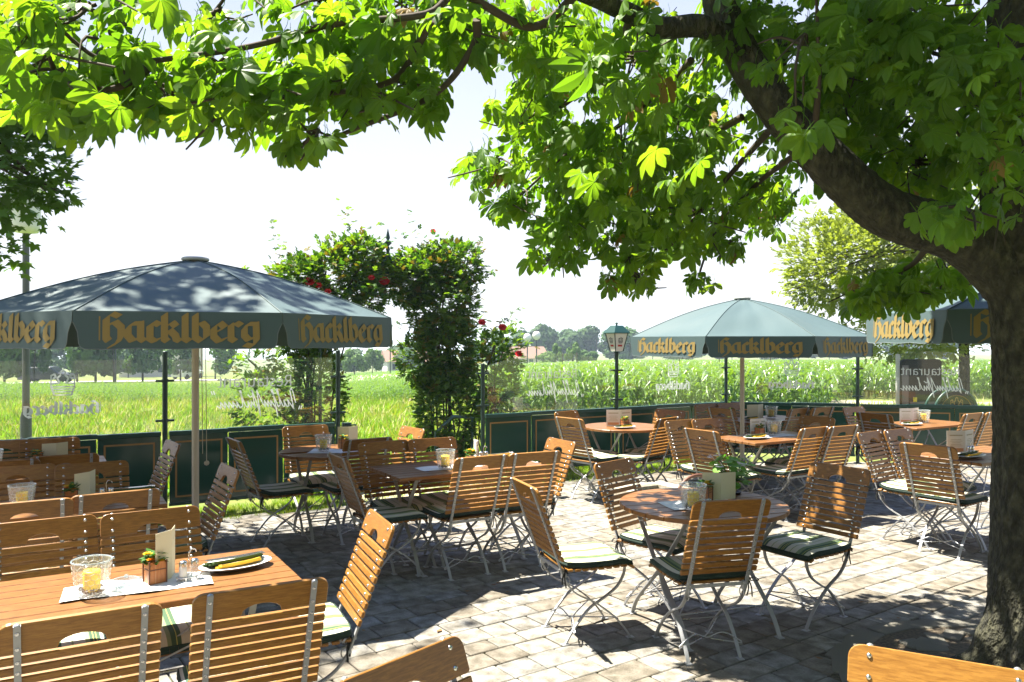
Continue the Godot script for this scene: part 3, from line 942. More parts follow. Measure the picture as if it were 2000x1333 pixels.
func blackletter(word: String, width: float, m: Material) -> ArrayMesh:
	var total := 0.0
	for ch in word: total += PEN[ch][0]
	var s := width / total
	var b := MB.new()
	var x := -width / 2 + 0.1 * s
	var k := 0
	var broad := PackedVector2Array([Vector2(-0.125, -0.07) * s, Vector2(-0.085, -0.085) * s, Vector2(0.125, 0.07) * s, Vector2(0.085, 0.085) * s])
	var thin := PackedVector2Array([Vector2(-0.025, -0.02) * s, Vector2(0.025, -0.02) * s, Vector2(0.025, 0.02) * s, Vector2(-0.025, 0.02) * s])
	for ch in word:
		for set_ in 2:
			for line in PEN[ch][1 + set_]:
				var pts := []
				for i in range(0, line.size(), 2): pts.append(Vector2(x + line[i] * s, (line[i + 1] - 0.57) * s * 0.76))
				k = stroke(b, pts, broad if set_ == 1 else thin, 0.0, k)
		x += PEN[ch][0] * s
	return b.mesh(m)

func crown_print(b: MB, s: float, o: Vector2, k0 := 0) -> int:
	var pen := PackedVector2Array([Vector2(-0.03, -0.03) * s, Vector2(0.03, -0.03) * s, Vector2(0.03, 0.03) * s, Vector2(-0.03, 0.03) * s])
	var k := k0
	for line in [[-0.5, 0.3, -0.5, 0.85, -0.36, 0.92, -0.3, 0.78, -0.4, 0.7], [0.5, 0.3, 0.5, 0.85, 0.36, 0.92, 0.3, 0.78, 0.4, 0.7], [-0.5, 0.45, -0.14, 0.48, -0.24, 0.72, -0.1, 0.86, -0.1, 1.02, 0.0, 1.1, 0.1, 1.02, 0.1, 0.86, 0.24, 0.72, 0.14, 0.48, 0.5, 0.45], [-0.5, 0.3, 0.5, 0.3], [-0.46, 0.18, 0.46, 0.18], [-0.42, 0.05, 0.42, 0.05], [-0.5, 0.3, -0.36, -0.1, 0.36, -0.1, 0.5, 0.3]]:
		var pts := []
		for i in range(0, line.size(), 2): pts.append(o + Vector2(line[i], line[i + 1]) * s)
		k = stroke(b, pts, pen, 0.0, k)
	return k

func plain_text(word: String, size: float, m: Material, font_name := "Droid Sans") -> TextMesh:
	var t := TextMesh.new()
	var f := SystemFont.new()
	f.font_names = PackedStringArray([font_name])
	t.font = f
	t.text = word
	t.font_size = 32
	t.pixel_size = size / 32.0
	t.depth = 0.0006
	t.material = m
	return t

# the old German handwriting on the panes: pointed strokes of even width
func handwriting(width: float, m: Material) -> ArrayMesh:
	var b := MB.new()
	var s := width / 6.6
	var pen := PackedVector2Array()
	for k in 6: pen.append(Vector2(cos(k * TAU / 6), sin(k * TAU / 6)) * 0.035 * s)
	var k := 0
	for line in [[0.0, 0.05, 0.06, -0.14], [0.14, 0.05, 0.20, -0.14],
		[0.42, 0.3, 0.62, 1.1, 0.72, 1.25, 0.8, 1.1, 0.62, 0.3, 0.55, -0.1, 0.95, 0.5, 0.85, 0.1, 1.0, 0.05, 1.2, 0.5],
		[1.2, 0.5, 1.12, 0.1, 1.25, 0.08, 1.55, 0.8, 1.72, 1.2, 1.62, 1.25, 1.42, 0.2, 1.55, 0.05, 1.9, 0.9, 2.05, 1.2, 1.95, 1.22, 1.72, 0.1, 1.6, -0.55],
		[1.78, 0.1, 2.05, 0.5, 2.0, 0.08, 2.25, 0.5, 2.2, 0.08, 2.45, 0.5, 2.4, 0.08, 2.6, 0.4],
		[2.6, 0.4, 2.95, 1.2, 2.7, -0.5, 2.85, 0.1, 3.25, 1.2, 3.15, 0.6, 3.05, 0.1, 3.3, 0.5, 3.28, 0.08, 3.5, 0.5, 3.48, 0.08, 3.65, 0.2],
		[3.2, 0.85, 3.35, 0.75, 3.5, 0.9],
		[3.65, 0.2, 3.95, 1.0, 4.05, 1.2, 3.95, 1.2, 3.82, 0.2, 4.0, 0.08, 4.2, 0.5, 4.15, 0.08, 4.45, 0.5, 4.4, 0.08, 4.7, 0.5, 4.66, 0.08, 4.95, 0.5, 4.9, 0.08, 5.2, 0.5, 5.16, 0.08, 5.4, 0.25],
		[1.08, 0.78, 1.1, 0.82], [5.62, 1.2, 5.56, 1.0], [5.76, 1.2, 5.70, 1.0]]:
		var pts := []
		for i in range(0, line.size(), 2): pts.append(Vector2((line[i] - 3.0) * s, line[i + 1] * s))
		k = stroke(b, pts, pen, 0.0, k)
	return b.mesh(m)

# ---------------------------------------------------------------- fence
func fence_bay(p0: Vector3, p1: Vector3, panels: int, sunny: bool, writing: String, label: String, arch_top := true):
	var d := p1 - p0
	var length := d.length() - 0.07
	var t := thing("glass_fence", label, "fence", (p0 + p1) / 2, atan2(-d.z, d.x), "fence bays with glass tops")
	var w := length / panels
	for k in panels:
		var x := -length / 2 + (k + 0.5) * w
		var b := MB.new()
		b.box(Vector3(x, 0.455, 0), Vector3(w - 0.012, 0.67, 0.022), 0.003)
		var bd := part("board", b.mesh(M.fence), t)
		var g := MB.new()
		var gx := w / 2 - 0.065
		for q in [[Vector3(x, 0.725, 0.0122), Vector3(gx * 2 + 0.016, 0.016, 0.003)], [Vector3(x, 0.185, 0.0122), Vector3(gx * 2 + 0.016, 0.016, 0.003)], [Vector3(x - gx, 0.455, 0.0122), Vector3(0.016, 0.524, 0.003)], [Vector3(x + gx, 0.455, 0.0122), Vector3(0.016, 0.524, 0.003)]]:
			g.box(q[0], q[1], 0.0)
		part("gold_line", g.mesh(M.gold), bd)
		var r := MB.new()
		r.box(Vector3(x, 0.812 + 0.006 * (k % 2), 0), Vector3(w + (0.01 if k % 2 else -0.004), 0.044, 0.06), 0.004)
		part("rail", r.mesh(M.rail), t)
		var lr := MB.new()
		lr.box(Vector3(x, 0.112, 0), Vector3(w, 0.03, 0.036), 0.003)
		part("rail", lr.mesh(M.rail), t)
	var poly := PackedVector2Array([Vector2(-length / 2 + 0.03, 0.85), Vector2(length / 2 - 0.03, 0.85)])
	for k in 17:
		var f := 1.0 - k / 16.0
		poly.append(Vector2((f - 0.5) * (length - 0.06), 1.42 + (0.16 * sin(PI * f) if arch_top else 0.12)))
	var gl := MB.new()
	gl.plate(poly, 0.008, 0.0)
	var pane := part("glass_pane", gl.mesh(M.pane), t)
	if writing == "emblem":
		var wd := part("lettering", blackletter("Hacklberg", 0.62, M.letter_white), pane, Vector3(0, 1.09, -0.006), PI)
		wd.name = "lettering"
		var cb := MB.new()
		crown_print(cb, 0.19, Vector2(0, 1.24))
		part("crown_emblem", cb.mesh(M.letter_white), pane, Vector3(0, 0, -0.006), PI)
	elif writing == "name":
		part("lettering", plain_text("Restaurant", 0.155, M.letter_white), pane, Vector3(0, 1.30, -0.006), PI)
		part("handwriting", handwriting(1.05, M.letter_white), pane, Vector3(0, 1.02, -0.006), PI)

func fence_post(where: Vector3, label: String, tall := 1.62, turn := 0.0):
	var t := thing("fence_post", label, "post", where, turn, "dark green fence posts")
	var b := MB.new()
	b.lathe([Vector2(0.001, 0.0), Vector2(0.055, 0.0), Vector2(0.055, 0.008), Vector2(0.0245, 0.01), Vector2(0.0245, tall - 0.01), Vector2(0.02, tall), Vector2(0.001, tall + 0.002)], 14)
	part("pole", b.mesh(M.post), t)
	for h in [0.94, 1.33]:
		var c := MB.new()
		c.lathe([Vector2(0.026, -0.016), Vector2(0.031, -0.016), Vector2(0.031, 0.016), Vector2(0.026, 0.016)], 12, Vector3(0, h, 0))
		c.box(Vector3(-0.055, h, 0), Vector3(0.06, 0.022, 0.026), 0.003); c.box(Vector3(0.055, h, 0), Vector3(0.06, 0.022, 0.026), 0.003)
		part("clamp", c.mesh(M.post), t)

# ---------------------------------------------------------------- parasols
func parasol(x: float, dist: float, R: float, th: float, rim: float, apex: float, label: String, crank: bool):
	var t := thing("parasol", label, "parasol", Vector3(x, 0, -dist), 0.0, "green octagonal parasols")
	var corner := func(k: int, r: float, h: float) -> Vector3:
		var a := deg_to_rad(th + 45.0 * k)
		return Vector3(cos(a) * r, h, -sin(a) * r)
	var pole := MB.new()
	pole.lathe([Vector2(0.026, 0.03), Vector2(0.026, apex - 0.03), Vector2(0.001, apex - 0.03)], 16)
	part("pole", pole.mesh(M.umbrella_pole), t)
	var base := MB.new()
	base.box(Vector3(0, 0.03, 0), Vector3(0.5, 0.06, 0.5), 0.012)
	base.lathe([Vector2(0.036, 0.06), Vector2(0.036, 0.30), Vector2(0.027, 0.30)], 14)
	part("base", base.mesh(M.lamp_grey), t)
	var cap := MB.new()
	cap.lathe([Vector2(0.09, apex + 0.005), Vector2(0.10, apex + 0.012), Vector2(0.10, apex + 0.026), Vector2(0.085, apex + 0.034), Vector2(0.001, apex + 0.038)], 20)
	part("cap", cap.mesh(M.cap), t)
	var can := MB.new()
	var seam := MB.new()
	var n := 14
	for k in 8:
		var grid := []
		for j in n + 1:
			var row := []
			var f := float(j) / n
			var r := lerpf(0.07, R, f)
			var h := lerpf(apex, rim, f) + 0.055 * sin(PI * f) * (1.0 - f * 0.3)
			for i in n + 1:
				var g := float(i) / n
				var q: Vector3 = corner.call(k, r, h).lerp(corner.call(k + 1, r, h), g)
				q.y -= 0.05 * f * sin(PI * g) * (1.0 - 0.9 * pow(f, 6.0)) + 0.006 * sin(g * 17.0 + k * 2.0 + f * 3.0) * f * sin(PI * g) + 0.005 * sin(f * 14.0 + g * 5.0 + k) * sin(PI * g)
				row.append(q)
			grid.append(row)
		var b0 := can.v.size()
		for j in n + 1:
			for i in n + 1:
				var dx: Vector3 = grid[j][mini(i + 1, n)] - grid[j][maxi(i - 1, 0)]
				var dj: Vector3 = grid[mini(j + 1, n)][i] - grid[maxi(j - 1, 0)][i]
				can.p(grid[j][i], dj.cross(dx).normalized(), Vector2(i, j) / n)
		for j in n:
			for i in n:
				var q := b0 + j * (n + 1) + i
				can.face(q, q + n + 1, q + n + 2); can.face(q, q + n + 2, q + 1)
		var line := []
		for j in n + 1: line.append(grid[j][0] + Vector3(0, 0.003, 0))
		seam.tube(line, 0.004, 5)
	var cm := can.mesh(M.umbrella)
	part("canopy", seam.to(cm, M.umbrella), t)
	var word := blackletter("Hacklberg", 0.76 * R * 0.765, M.umbrella_letter)
	for k in 8:
		var a: Vector3 = corner.call(k, R, rim)
		var b: Vector3 = corner.call(k + 1, R, rim)
		var mid := (a + b) / 2
		var out := Vector3(mid.x, 0, mid.z).normalized()
		var w := a.distance_to(b)
		var hw := w / 2
		var poly := PackedVector2Array([Vector2(-hw, 0.004), Vector2(-hw, -0.06), Vector2(-hw + 0.012, -0.085), Vector2(-hw + 0.026, -0.12), Vector2(-hw + 0.032, -0.185), Vector2(-hw + 0.042, -0.205), Vector2(-hw + 0.062, -0.215)])
		for j in range(1, 8): poly.append(Vector2(lerpf(-hw + 0.062, hw - 0.062, j / 8.0), -0.215 - 0.004 * sin(j * 2.2 + k)))
		for q in [Vector2(hw - 0.062, -0.215), Vector2(hw - 0.042, -0.205), Vector2(hw - 0.032, -0.185), Vector2(hw - 0.026, -0.12), Vector2(hw - 0.012, -0.085), Vector2(hw, -0.06), Vector2(hw, 0.004)]: poly.append(q)
		var vm := MB.new()
		vm.plate(poly, 0.003, 0.0)
		var hang := Basis(Vector3.UP.cross(out), Vector3.UP, out) * Basis(Vector3.RIGHT, -0.06)
		var hem := MB.new()
		var hp := []
		for i in range(1, poly.size() - 1): hp.append(Vector3(poly[i].x, poly[i].y, 0.001))
		hem.tube(hp, 0.0028, 4, false)
		var m2 := hem.to(vm.mesh(M.umbrella), M.umbrella_line)
		var val := part("valance", m2, t)
		val.transform = Transform3D(hang, mid + out * 0.004)
		part("lettering", word, val, Vector3(0, -0.108, 0.003))
		var rib := MB.new()
		rib.tube([Vector3(0, apex - 0.06, 0) + (a - Vector3(0, rim, 0)) * 0.03, (a * Vector3(0.97, 1, 0.97)) - Vector3(0, 0.012, 0)], 0.009, 5)
		rib.tube([Vector3(0, rim - 0.18, 0) + (a - Vector3(0, rim, 0)) * 0.03, (a * Vector3(0.5, 0, 0.5)) + Vector3(0, lerpf(apex, rim, 0.5) - 0.03, 0)], 0.007, 5)
		part("rib", rib.mesh(M.umbrella_pole), t)
	if crank:
		var c := MB.new()
		for dx in [0.055, 0.085]:
			c.tube([Vector3(dx, rim - 0.05, 0.03), Vector3(dx + 0.01, 1.2, 0.03), Vector3(dx + 0.012, 0.98 - dx * 2.0, 0.03)], 0.0028, 5)
		c.lathe([Vector2(0.001, -0.02), Vector2(0.016, -0.012), Vector2(0.02, 0.0), Vector2(0.016, 0.012), Vector2(0.001, 0.02)], 10, Vector3(0.097, 0.80, 0.03))
		part("pull_cord", c.mesh(M.cord), t)

# ---------------------------------------------------------------- lamps and signs
func lantern(where: Vector3):
	var t := thing("lantern_post", "green post lantern with crown panes on the fence beside the white parasol", "lantern", where)
	var b := MB.new()
	b.lathe([Vector2(0.05, 0.0), Vector2(0.05, 0.01), Vector2(0.024, 0.012), Vector2(0.024, 1.56), Vector2(0.05, 1.575), Vector2(0.001, 1.58)], 14)
	part("pole", b.mesh(M.post), t)
	for h in [0.94, 1.33]:
		var c := MB.new()
		c.box(Vector3(0, h, 0), Vector3(0.17, 0.022, 0.05), 0.003)
		part("clamp", c.mesh(M.post), t)
	for k in 4:
		var tb := Basis(Vector3.UP, k * PI / 2 + 0.5)
		var g := MB.new()
		g.quad(tb * Vector3(-0.0585, 1.585, 0.0585), tb * Vector3(0.0585, 1.585, 0.0585), tb * Vector3(0.1053, 1.83, 0.1053), tb * Vector3(-0.1053, 1.83, 0.1053))
		var pn := part("pane", g.mesh(M.lantern_glass), t)
		var e := MB.new()
		e.tube([tb * Vector3(0.0601, 1.583, 0.0601), tb * Vector3(0.1076, 1.832, 0.1076)], 0.007, 5)
		e.tube([tb * Vector3(-0.1076, 1.832, 0.1076), tb * Vector3(0.1076, 1.832, 0.1076)], 0.008, 5)
		part("edge", e.mesh(M.post), t)
		var face := Transform3D(tb * Basis(Vector3.RIGHT, 0.1872), tb * Vector3(0, 1.70, 0.0836))
		var cb := MB.new()
		crown_print(cb, 0.066, Vector2(0, 0.0))
		var cr := part("crown_emblem", cb.mesh(M.tie), pn)
		cr.transform = face
		var rd := MB.new()
		rd.box(Vector3(0, -0.042, 0.0), Vector3(0.068, 0.024, 0.001), 0.0)
		part("red_label", rd.mesh(M.print_red), pn).transform = face
	var r := MB.new()
	var lo := []
	var hi := []
	for k in 4:
		var tb := Basis(Vector3.UP, k * PI / 2 + 0.5)
		lo.append(tb * Vector3(0.1287, 1.832, 0.1287)); hi.append(tb * Vector3(0.0585, 1.925, 0.0585))
	for k in 4:
		var j := (k + 1) % 4
		r.quad(lo[k], lo[j], hi[j], hi[k]); r.quad(lo[j], lo[k], lo[k] - Vector3(0, 0.012, 0), lo[j] - Vector3(0, 0.012, 0))
	r.quad(hi[0], hi[1], hi[2], hi[3])
	r.lathe([Vector2(0.012, 1.925), Vector2(0.012, 1.945), Vector2(0.022, 1.955), Vector2(0.001, 1.975)], 10)
	part("roof", r.mesh(M.lantern_roof), t)

func street_lamp(where: Vector3):
	var t := thing("street_lamp", "tall grey street lamp with white drum head half hidden by leaves", "street lamp", where)
	var b := MB.new()
	b.lathe([Vector2(0.075, -0.3), Vector2(0.075, 0.62), Vector2(0.05, 0.70), Vector2(0.045, 3.30), Vector2(0.001, 3.30)], 16)
	part("pole", b.mesh(M.lamp_grey), t)
	var h := MB.new()
	h.lathe([Vector2(0.05, 3.28), Vector2(0.16, 3.30), Vector2(0.19, 3.40), Vector2(0.20, 3.92), Vector2(0.24, 3.95), Vector2(0.24, 4.0), Vector2(0.001, 4.04)], 20)
	part("head", h.mesh(M.lamp_white), t)

func globe_lamp(where: Vector3, tall: float, label: String):
	var t := thing("globe_lamp", label, "street lamp", where, 0.0, "far globe lamps by the road")
	var b := MB.new()
	b.lathe([Vector2(0.09, -0.5), Vector2(0.07, tall - 0.4), Vector2(0.001, tall - 0.4)], 8)
	part("pole", b.mesh(M.post), t)
	var g := MB.new()
	g.lathe([Vector2(0.15, tall - 0.4), Vector2(0.42, tall - 0.15), Vector2(0.5, tall + 0.15), Vector2(0.4, tall + 0.5), Vector2(0.2, tall + 0.64), Vector2(0.001, tall + 0.66)], 14)
	part("globe", g.mesh(M.lamp_white), t)

func sign_board(where: Vector3, turn: float):
	var t := thing("sign_board", "dark upright sign board with rounded corner and grey post behind the fence", "sign", where, turn)
	t.scale.x = 1.14
	var poly := PackedVector2Array([Vector2(-0.31, 0.1), Vector2(0.31, 0.1)])
	for k in 7: poly.append(Vector2(0.25 + 0.06 * cos(k * PI / 12), 1.36 + 0.06 * sin(k * PI / 12)))
	for k in 7: poly.append(Vector2(-0.24 + 0.07 * cos(PI / 2 + k * PI / 12), 1.35 + 0.07 * sin(PI / 2 + k * PI / 12)))
	var b := MB.new()
	b.plate(poly, 0.10, 0.01)
	var bd := part("board", b.mesh(M.sign), t)
	var e := MB.new()
	e.box(Vector3(-0.262, 0.72, 0.052), Vector3(0.10, 1.2, 0.004), 0.0)
	part("side_strip", e.mesh(M.sign_edge), bd)
	var pz := MB.new()
	pz.box(Vector3(0.04, 0.70, 0.052), Vector3(0.46, 0.04, 0.003), 0.0)
	pz.box(Vector3(0.10, 1.05, 0.052), Vector3(0.07, 0.22, 0.003), 0.0)
	pz.box(Vector3(0.02, 0.42, 0.052), Vector3(0.20, 0.012, 0.003), 0.0)
	part("picture", pz.mesh(M.sign_edge), bd)
	var cd := MB.new()
	cd.lathe([Vector2(0.001, 0.72), Vector2(0.035, 0.72), Vector2(0.038, 0.79), Vector2(0.001, 0.80)], 10, Vector3(-0.11, 0, 0.03))
	part("pictured_candle", cd.mesh(M.wax), bd)
	var p := MB.new()
	p.lathe([Vector2(0.03, 0.0), Vector2(0.03, 1.50), Vector2(0.001, 1.51)], 10, Vector3(-0.35, 0, 0))
	part("post", p.mesh(M.cap), t)

func arched_sign(where: Vector3, turn: float):
	var t := thing("arched_sign", "low green arched stand with crown emblem behind the right fence", "sign", where, turn)
	for dz in [0.0, -0.22]:
		var arc := []
		for k in 25: arc.append(Vector3(-0.36 * cos(PI * k / 24), 0.62 + 0.36 * sin(PI * k / 24), dz))
		arc.push_front(Vector3(-0.36, 0, dz)); arc.append(Vector3(0.36, 0, dz))
		var b := MB.new()
		b.tube(arc, 0.022, 8)
		part("hoop", b.mesh(M.rail), t)
	var poly := PackedVector2Array([Vector2(-0.33, 0.1), Vector2(0.33, 0.1)])
	for k in 17: poly.append(Vector2(0.33 * cos(PI * k / 16), 0.62 + 0.33 * sin(PI * k / 16)))
	var d := MB.new()
	d.plate(poly, 0.02, 0.0)
	var bd := part("board", d.mesh(M.sign), t)
	var g := MB.new()
	var ln := []
	for k in 21: ln.append(Vector3(-0.27 * cos(PI * k / 20), 0.62 + 0.27 * sin(PI * k / 20), 0.012))
	g.tube(ln, 0.006, 5)
	crown_print(g, 0.2, Vector2(0, 0.64))
	for i in g.v.size():
		if g.v[i].z < 0.01: g.v[i].z += 0.0125
	part("crown_emblem", g.mesh(M.gold), bd)

# ---------------------------------------------------------------- rose arch
func sprig(size: float, m: Material) -> ArrayMesh:
	var b := MB.new()
	for q in [[0.0, 0.0, 1.0], [-0.9, -0.25, 0.8], [0.9, -0.25, 0.8], [-0.75, -0.62, 0.7], [0.75, -0.62, 0.7]]:
		var d := Vector3(sin(q[0]), 0.12, -cos(q[0])).normalized()
		var o := Vector3(0, 0, -(1.0 + q[1]) * size * 0.5)
		var l: float = size * 0.52 * q[2]
		var s := d.cross(Vector3.UP).normalized() * l * 0.33
		var fold := Vector3(0, l * 0.12, 0)
		b.quad(o, o + d * l * 0.45 + s + fold, o + d * l - Vector3(0, l * 0.15, 0), o + d * l * 0.5); b.quad(o, o + d * l * 0.5, o + d * l - Vector3(0, l * 0.15, 0), o + d * l * 0.45 - s + fold)
	return b.mesh(m)

func scatter(blobs: Array, shell := 0.55) -> Array:
	# blobs: [centre, radii, count]; leaves lie mostly in the outer shell and look outward
	var out := []
	for b in blobs:
		for k in b[2]:
			var d := Vector3(rng.randfn(), rng.randfn(), rng.randfn()).normalized()
			var r := pow(rng.randf(), 0.33) * (1.0 - shell) + shell * rng.randf_range(0.75, 1.08) + (rng.randf() * 0.32 if rng.randf() < 0.16 else 0.0)
			r *= 1.0 + 0.16 * sin(d.x * 7.0 + b[0].x * 3.0) * sin(d.y * 6.0 + b[0].y * 5.0)
			var o: Vector3 = b[0] + d * r * b[1]
			var f := (d + Vector3(rng.randfn(), rng.randfn() * 0.6 + 0.2, rng.randfn()) * 0.6).normalized()
			var up := Vector3(rng.randfn() * 0.4, 1, rng.randfn() * 0.4)
			if absf(f.dot(up.normalized())) > 0.95: up = Vector3.RIGHT
			out.append(Transform3D(Basis.looking_at(f, up), o).scaled_local(Vector3.ONE * rng.randf_range(0.7, 1.25)))
	return out

func view(px: float, py: float, dist: float) -> Vector3:
	return Vector3((px - 1000.0) / 1560.0 * dist, 1.72 + (668.0 - py) / 1560.0 * dist, -dist)

func rose_arch():
	var gate := thing("rose_arch", "dark wrought iron garden arch with pointed finial between the roses", "arch", Vector3(0, 0, 0))
	var a := view(625, 880, 10.1)
	var b := view(878, 880, 11.1)
	a.y = 0; b.y = 0
	for off in [0.0, 0.55]:
		var back := at(0, off) - at(0, 0)
		var m := MB.new()
		var pts := [a + back, a + back + Vector3(0, 2.0, 0)]
		for k in range(1, 12):
			var f := k / 12.0
			pts.append((a + back).lerp(b + back, f) + Vector3(0, 2.0 + 0.62 * sin(PI * f), 0))
		pts.append(b + back + Vector3(0, 2.0, 0)); pts.append(b + back)
		m.tube(pts, 0.022, 8)
		part("hoop", m.mesh(M.iron), gate)
	var f := MB.new()
	var c := (a + b) / 2 + Vector3(0, 2.62, 0)
	var side := (b - a).normalized()
	for s in [-1.0, 1.0]: f.tube(spline([c + side * s * 0.42 - Vector3(0, 0.02, 0), c + side * s * 0.18 + Vector3(0, 0.04, 0), c + side * s * 0.03 + Vector3(0, 0.2, 0), c + Vector3(0, 0.3, 0)], 5), 0.017, 6)
	f.lathe([Vector2(0.012, 0.26), Vector2(0.03, 0.32), Vector2(0.012, 0.36), Vector2(0.055, 0.40), Vector2(0.015, 0.44), Vector2(0.03, 0.47), Vector2(0.001, 0.60)], 8, c)
	part("finial", f.mesh(M.iron), gate)
	var plants := [
		["climbing_rose", "climbing rose over the left leg of the arch behind the big parasol", [[view(612, 780, 10.3), Vector3(0.36, 0.75, 0.36), 1204], [view(600, 640, 10.3), Vector3(0.42, 0.5, 0.4), 815], [view(585, 560, 10.3), Vector3(0.36, 0.34, 0.4), 641], [view(660, 545, 10.4), Vector3(0.50, 0.42, 0.4), 1009], [view(700, 510, 10.5), Vector3(0.32, 0.30, 0.35), 583], [view(745, 535, 10.7), Vector3(0.34, 0.13, 0.25), 229], [view(700, 590, 10.5), Vector3(0.34, 0.2, 0.3), 388], [view(520, 790, 9.9), Vector3(0.45, 0.45, 0.3), 349], [view(500, 720, 9.8), Vector3(0.22, 0.2, 0.2), 76]],
			[[630, 492, 10.3, 0.28], [690, 482, 10.4, 0.25], [735, 480, 10.5, 0.22], [470, 535, 9.8, 0.22], [560, 520, 10.2, 0.2]], [[605, 553, 10.0, 0.075], [622, 560, 10.0, 0.05], [640, 572, 10.0, 0.05], [538, 551, 10.0, 0.045], [725, 545, 10.2, 0.05]]],
		["climbing_rose", "climbing rose over the right leg of the arch beside the handrail", [[view(872, 800, 11.0), Vector3(0.42, 0.75, 0.4), 1593], [view(870, 690, 11.0), Vector3(0.38, 0.6, 0.38), 1360], [view(862, 600, 11.0), Vector3(0.45, 0.5, 0.42), 1398], [view(835, 540, 11.0), Vector3(0.50, 0.36, 0.4), 1088], [view(785, 555, 10.9), Vector3(0.32, 0.26, 0.35), 544], [view(890, 520, 11.0), Vector3(0.36, 0.32, 0.35), 583], [view(815, 705, 11.0), Vector3(0.26, 0.3, 0.3), 310]],
			[[845, 470, 10.9, 0.36], [900, 500, 11.0, 0.24], [930, 520, 11.0, 0.2], [800, 505, 10.9, 0.2], [920, 560, 11.0, 0.18]], [[750, 552, 10.5, 0.08], [846, 454, 10.9, 0.045], [941, 632, 10.7, 0.06]]],
		["rose_bush", "loose rose bush with yellowing leaves at the end of the right fence", [[view(960, 740, 11.4), Vector3(0.34, 0.6, 0.35), 448], [view(985, 690, 11.4), Vector3(0.26, 0.34, 0.3), 191], [view(975, 790, 11.4), Vector3(0.36, 0.35, 0.35), 255]], [[985, 650, 11.3, 0.2], [1005, 700, 11.3, 0.15]], [[981, 642, 11.1, 0.065], [1013, 694, 11.1, 0.06]]],
	]
	for p in plants:
		var base: Vector3 = p[2][0][0]
		base.y = 0
		var t := thing(p[0], p[1], "rose", base)
		var inv := Transform3D(Basis.IDENTITY, -base)
		var places := scatter(p[2])
		for k in 26:
			var bl = p[2][rng.randi() % p[2].size()]
			var from: Vector3 = bl[0] + Vector3(rng.randfn(), rng.randfn() + 0.3, rng.randfn()).normalized() * bl[1] * 0.9
			if from.y < 1.2: continue
			var way: Vector3 = (from - bl[0]).normalized() * rng.randf_range(0.15, 0.4) + Vector3(rng.randfn() * 0.1, rng.randf_range(-0.05, 0.3), rng.randfn() * 0.1)
			for j in 12: places.append(Transform3D(Basis.from_euler(Vector3(rng.randf_range(-0.7, 0.7), rng.randf() * TAU, rng.randfn() * 0.4)), from + way * (j / 11.0) + Vector3(rng.randfn(), rng.randfn(), rng.randfn()) * 0.025).scaled_local(Vector3.ONE * rng.randf_range(0.6, 1.0)))
		for sh in p[3]:
			var tip := view(sh[0], sh[1], sh[2])
			for k in 26: places.append(Transform3D(Basis.from_euler(Vector3(rng.randf_range(-0.6, 0.8), rng.randf() * TAU, 0)), tip - Vector3(rng.randfn() * 0.05, -0.05 + rng.randf() * sh[3] * 1.8, rng.randfn() * 0.05)))
		var sets := [[], [], []]
		for q in places: sets[0 if rng.randf() < 0.42 else (1 if rng.randf() < 0.84 else 2)].append(inv * q)
		for k in 3: many("foliage", sprig(0.125, M.rose_leaf[k]), sets[k], t)
		var st := MB.new()
		for k in 9:
			var tgt: Vector3 = p[2][k % p[2].size()][0] - base
			var foot := Vector3(rng.randfn() * 0.08, 0, rng.randfn() * 0.08)
			st.tube(spline([foot, foot + Vector3(rng.randfn() * 0.1, tgt.y * 0.45, rng.randfn() * 0.1), tgt + Vector3(rng.randfn() * 0.15, 0.1, rng.randfn() * 0.15)], 5), 0.012, 5)
		part("stem", st.mesh(M.twig), t)
		for r in p[4]:
			var f2 := MB.new()
			for w in 4:
				for k in 6:
					var an := TAU * (k + w * 0.5) / 6
					var rr: float = r[3] * (1.0 - w * 0.2)
					var d := Vector3(cos(an), 0.2 + w * 0.45, sin(an)).normalized() * rr
					var s := Vector3(-sin(an), 0, cos(an)) * rr * 0.6
					f2.quad(Vector3.ZERO, d * 0.6 - s, d * 1.0 + Vector3(0, rr * 0.1, 0), d * 0.6 + s)
			var o := part("rose_bloom", f2.mesh(M.rose), t, view(r[0], r[1], r[2]) - base)
			o.rotation = Vector3(0.9, 0.2, 0)
	# handrail by the steps
	var h := thing("handrail", "grey green steel handrail in front of the right rose", "handrail", at(4.75, 8.75), 0.0)
	var hm := MB.new()
	hm.tube([view(850, 848, 10.6) - h.position, view(885, 815, 10.6) - h.position, view(925, 818, 10.9) - h.position], 0.022, 8)
	part("rail", hm.mesh(M.handrail), h)
	var hp := MB.new()
	var e0 := view(850, 848, 10.6) - h.position
	var e1 := view(922, 818, 10.9) - h.position
	hp.tube([e0, Vector3(e0.x, 0, e0.z)], 0.016, 8)
	hp.tube([e1, Vector3(e1.x, 0, e1.z)], 0.016, 8)
	part("upright", hp.mesh(M.handrail), h)

# ---------------------------------------------------------------- ground
func drop(p: Vector3) -> float:
	var d := -p.z
	if d < 14.0: return -0.036
	var k := clampf((p.x / d + 0.2) / 0.33, 0.0, 1.0)
	return -0.036 - lerpf(0.035, 0.022, k) * (minf(d, 400.0) - 14.0)

func on_ground(px: float, dist: float) -> Vector3:
	var p := Vector3((px - 1000.0) / 1560.0 * dist, 0, -dist)
	p.y = drop(p)
	return p

func strip(pts: Array, width: float, lift: float, m: Material, called: String):
	var b := MB.new()
	for i in pts.size() - 1:
		var d: Vector3 = (pts[i + 1] - pts[i])
		var s := Vector3(-d.z, 0, d.x).normalized() * width / 2
		var q := [pts[i] + s, pts[i + 1] + s, pts[i + 1] - s, pts[i] - s]
		for k in 4: q[k].y = drop(q[k]) + lift
		b.quad(q[3], q[2], q[1], q[0])
	ground_part(called, b.mesh(m))

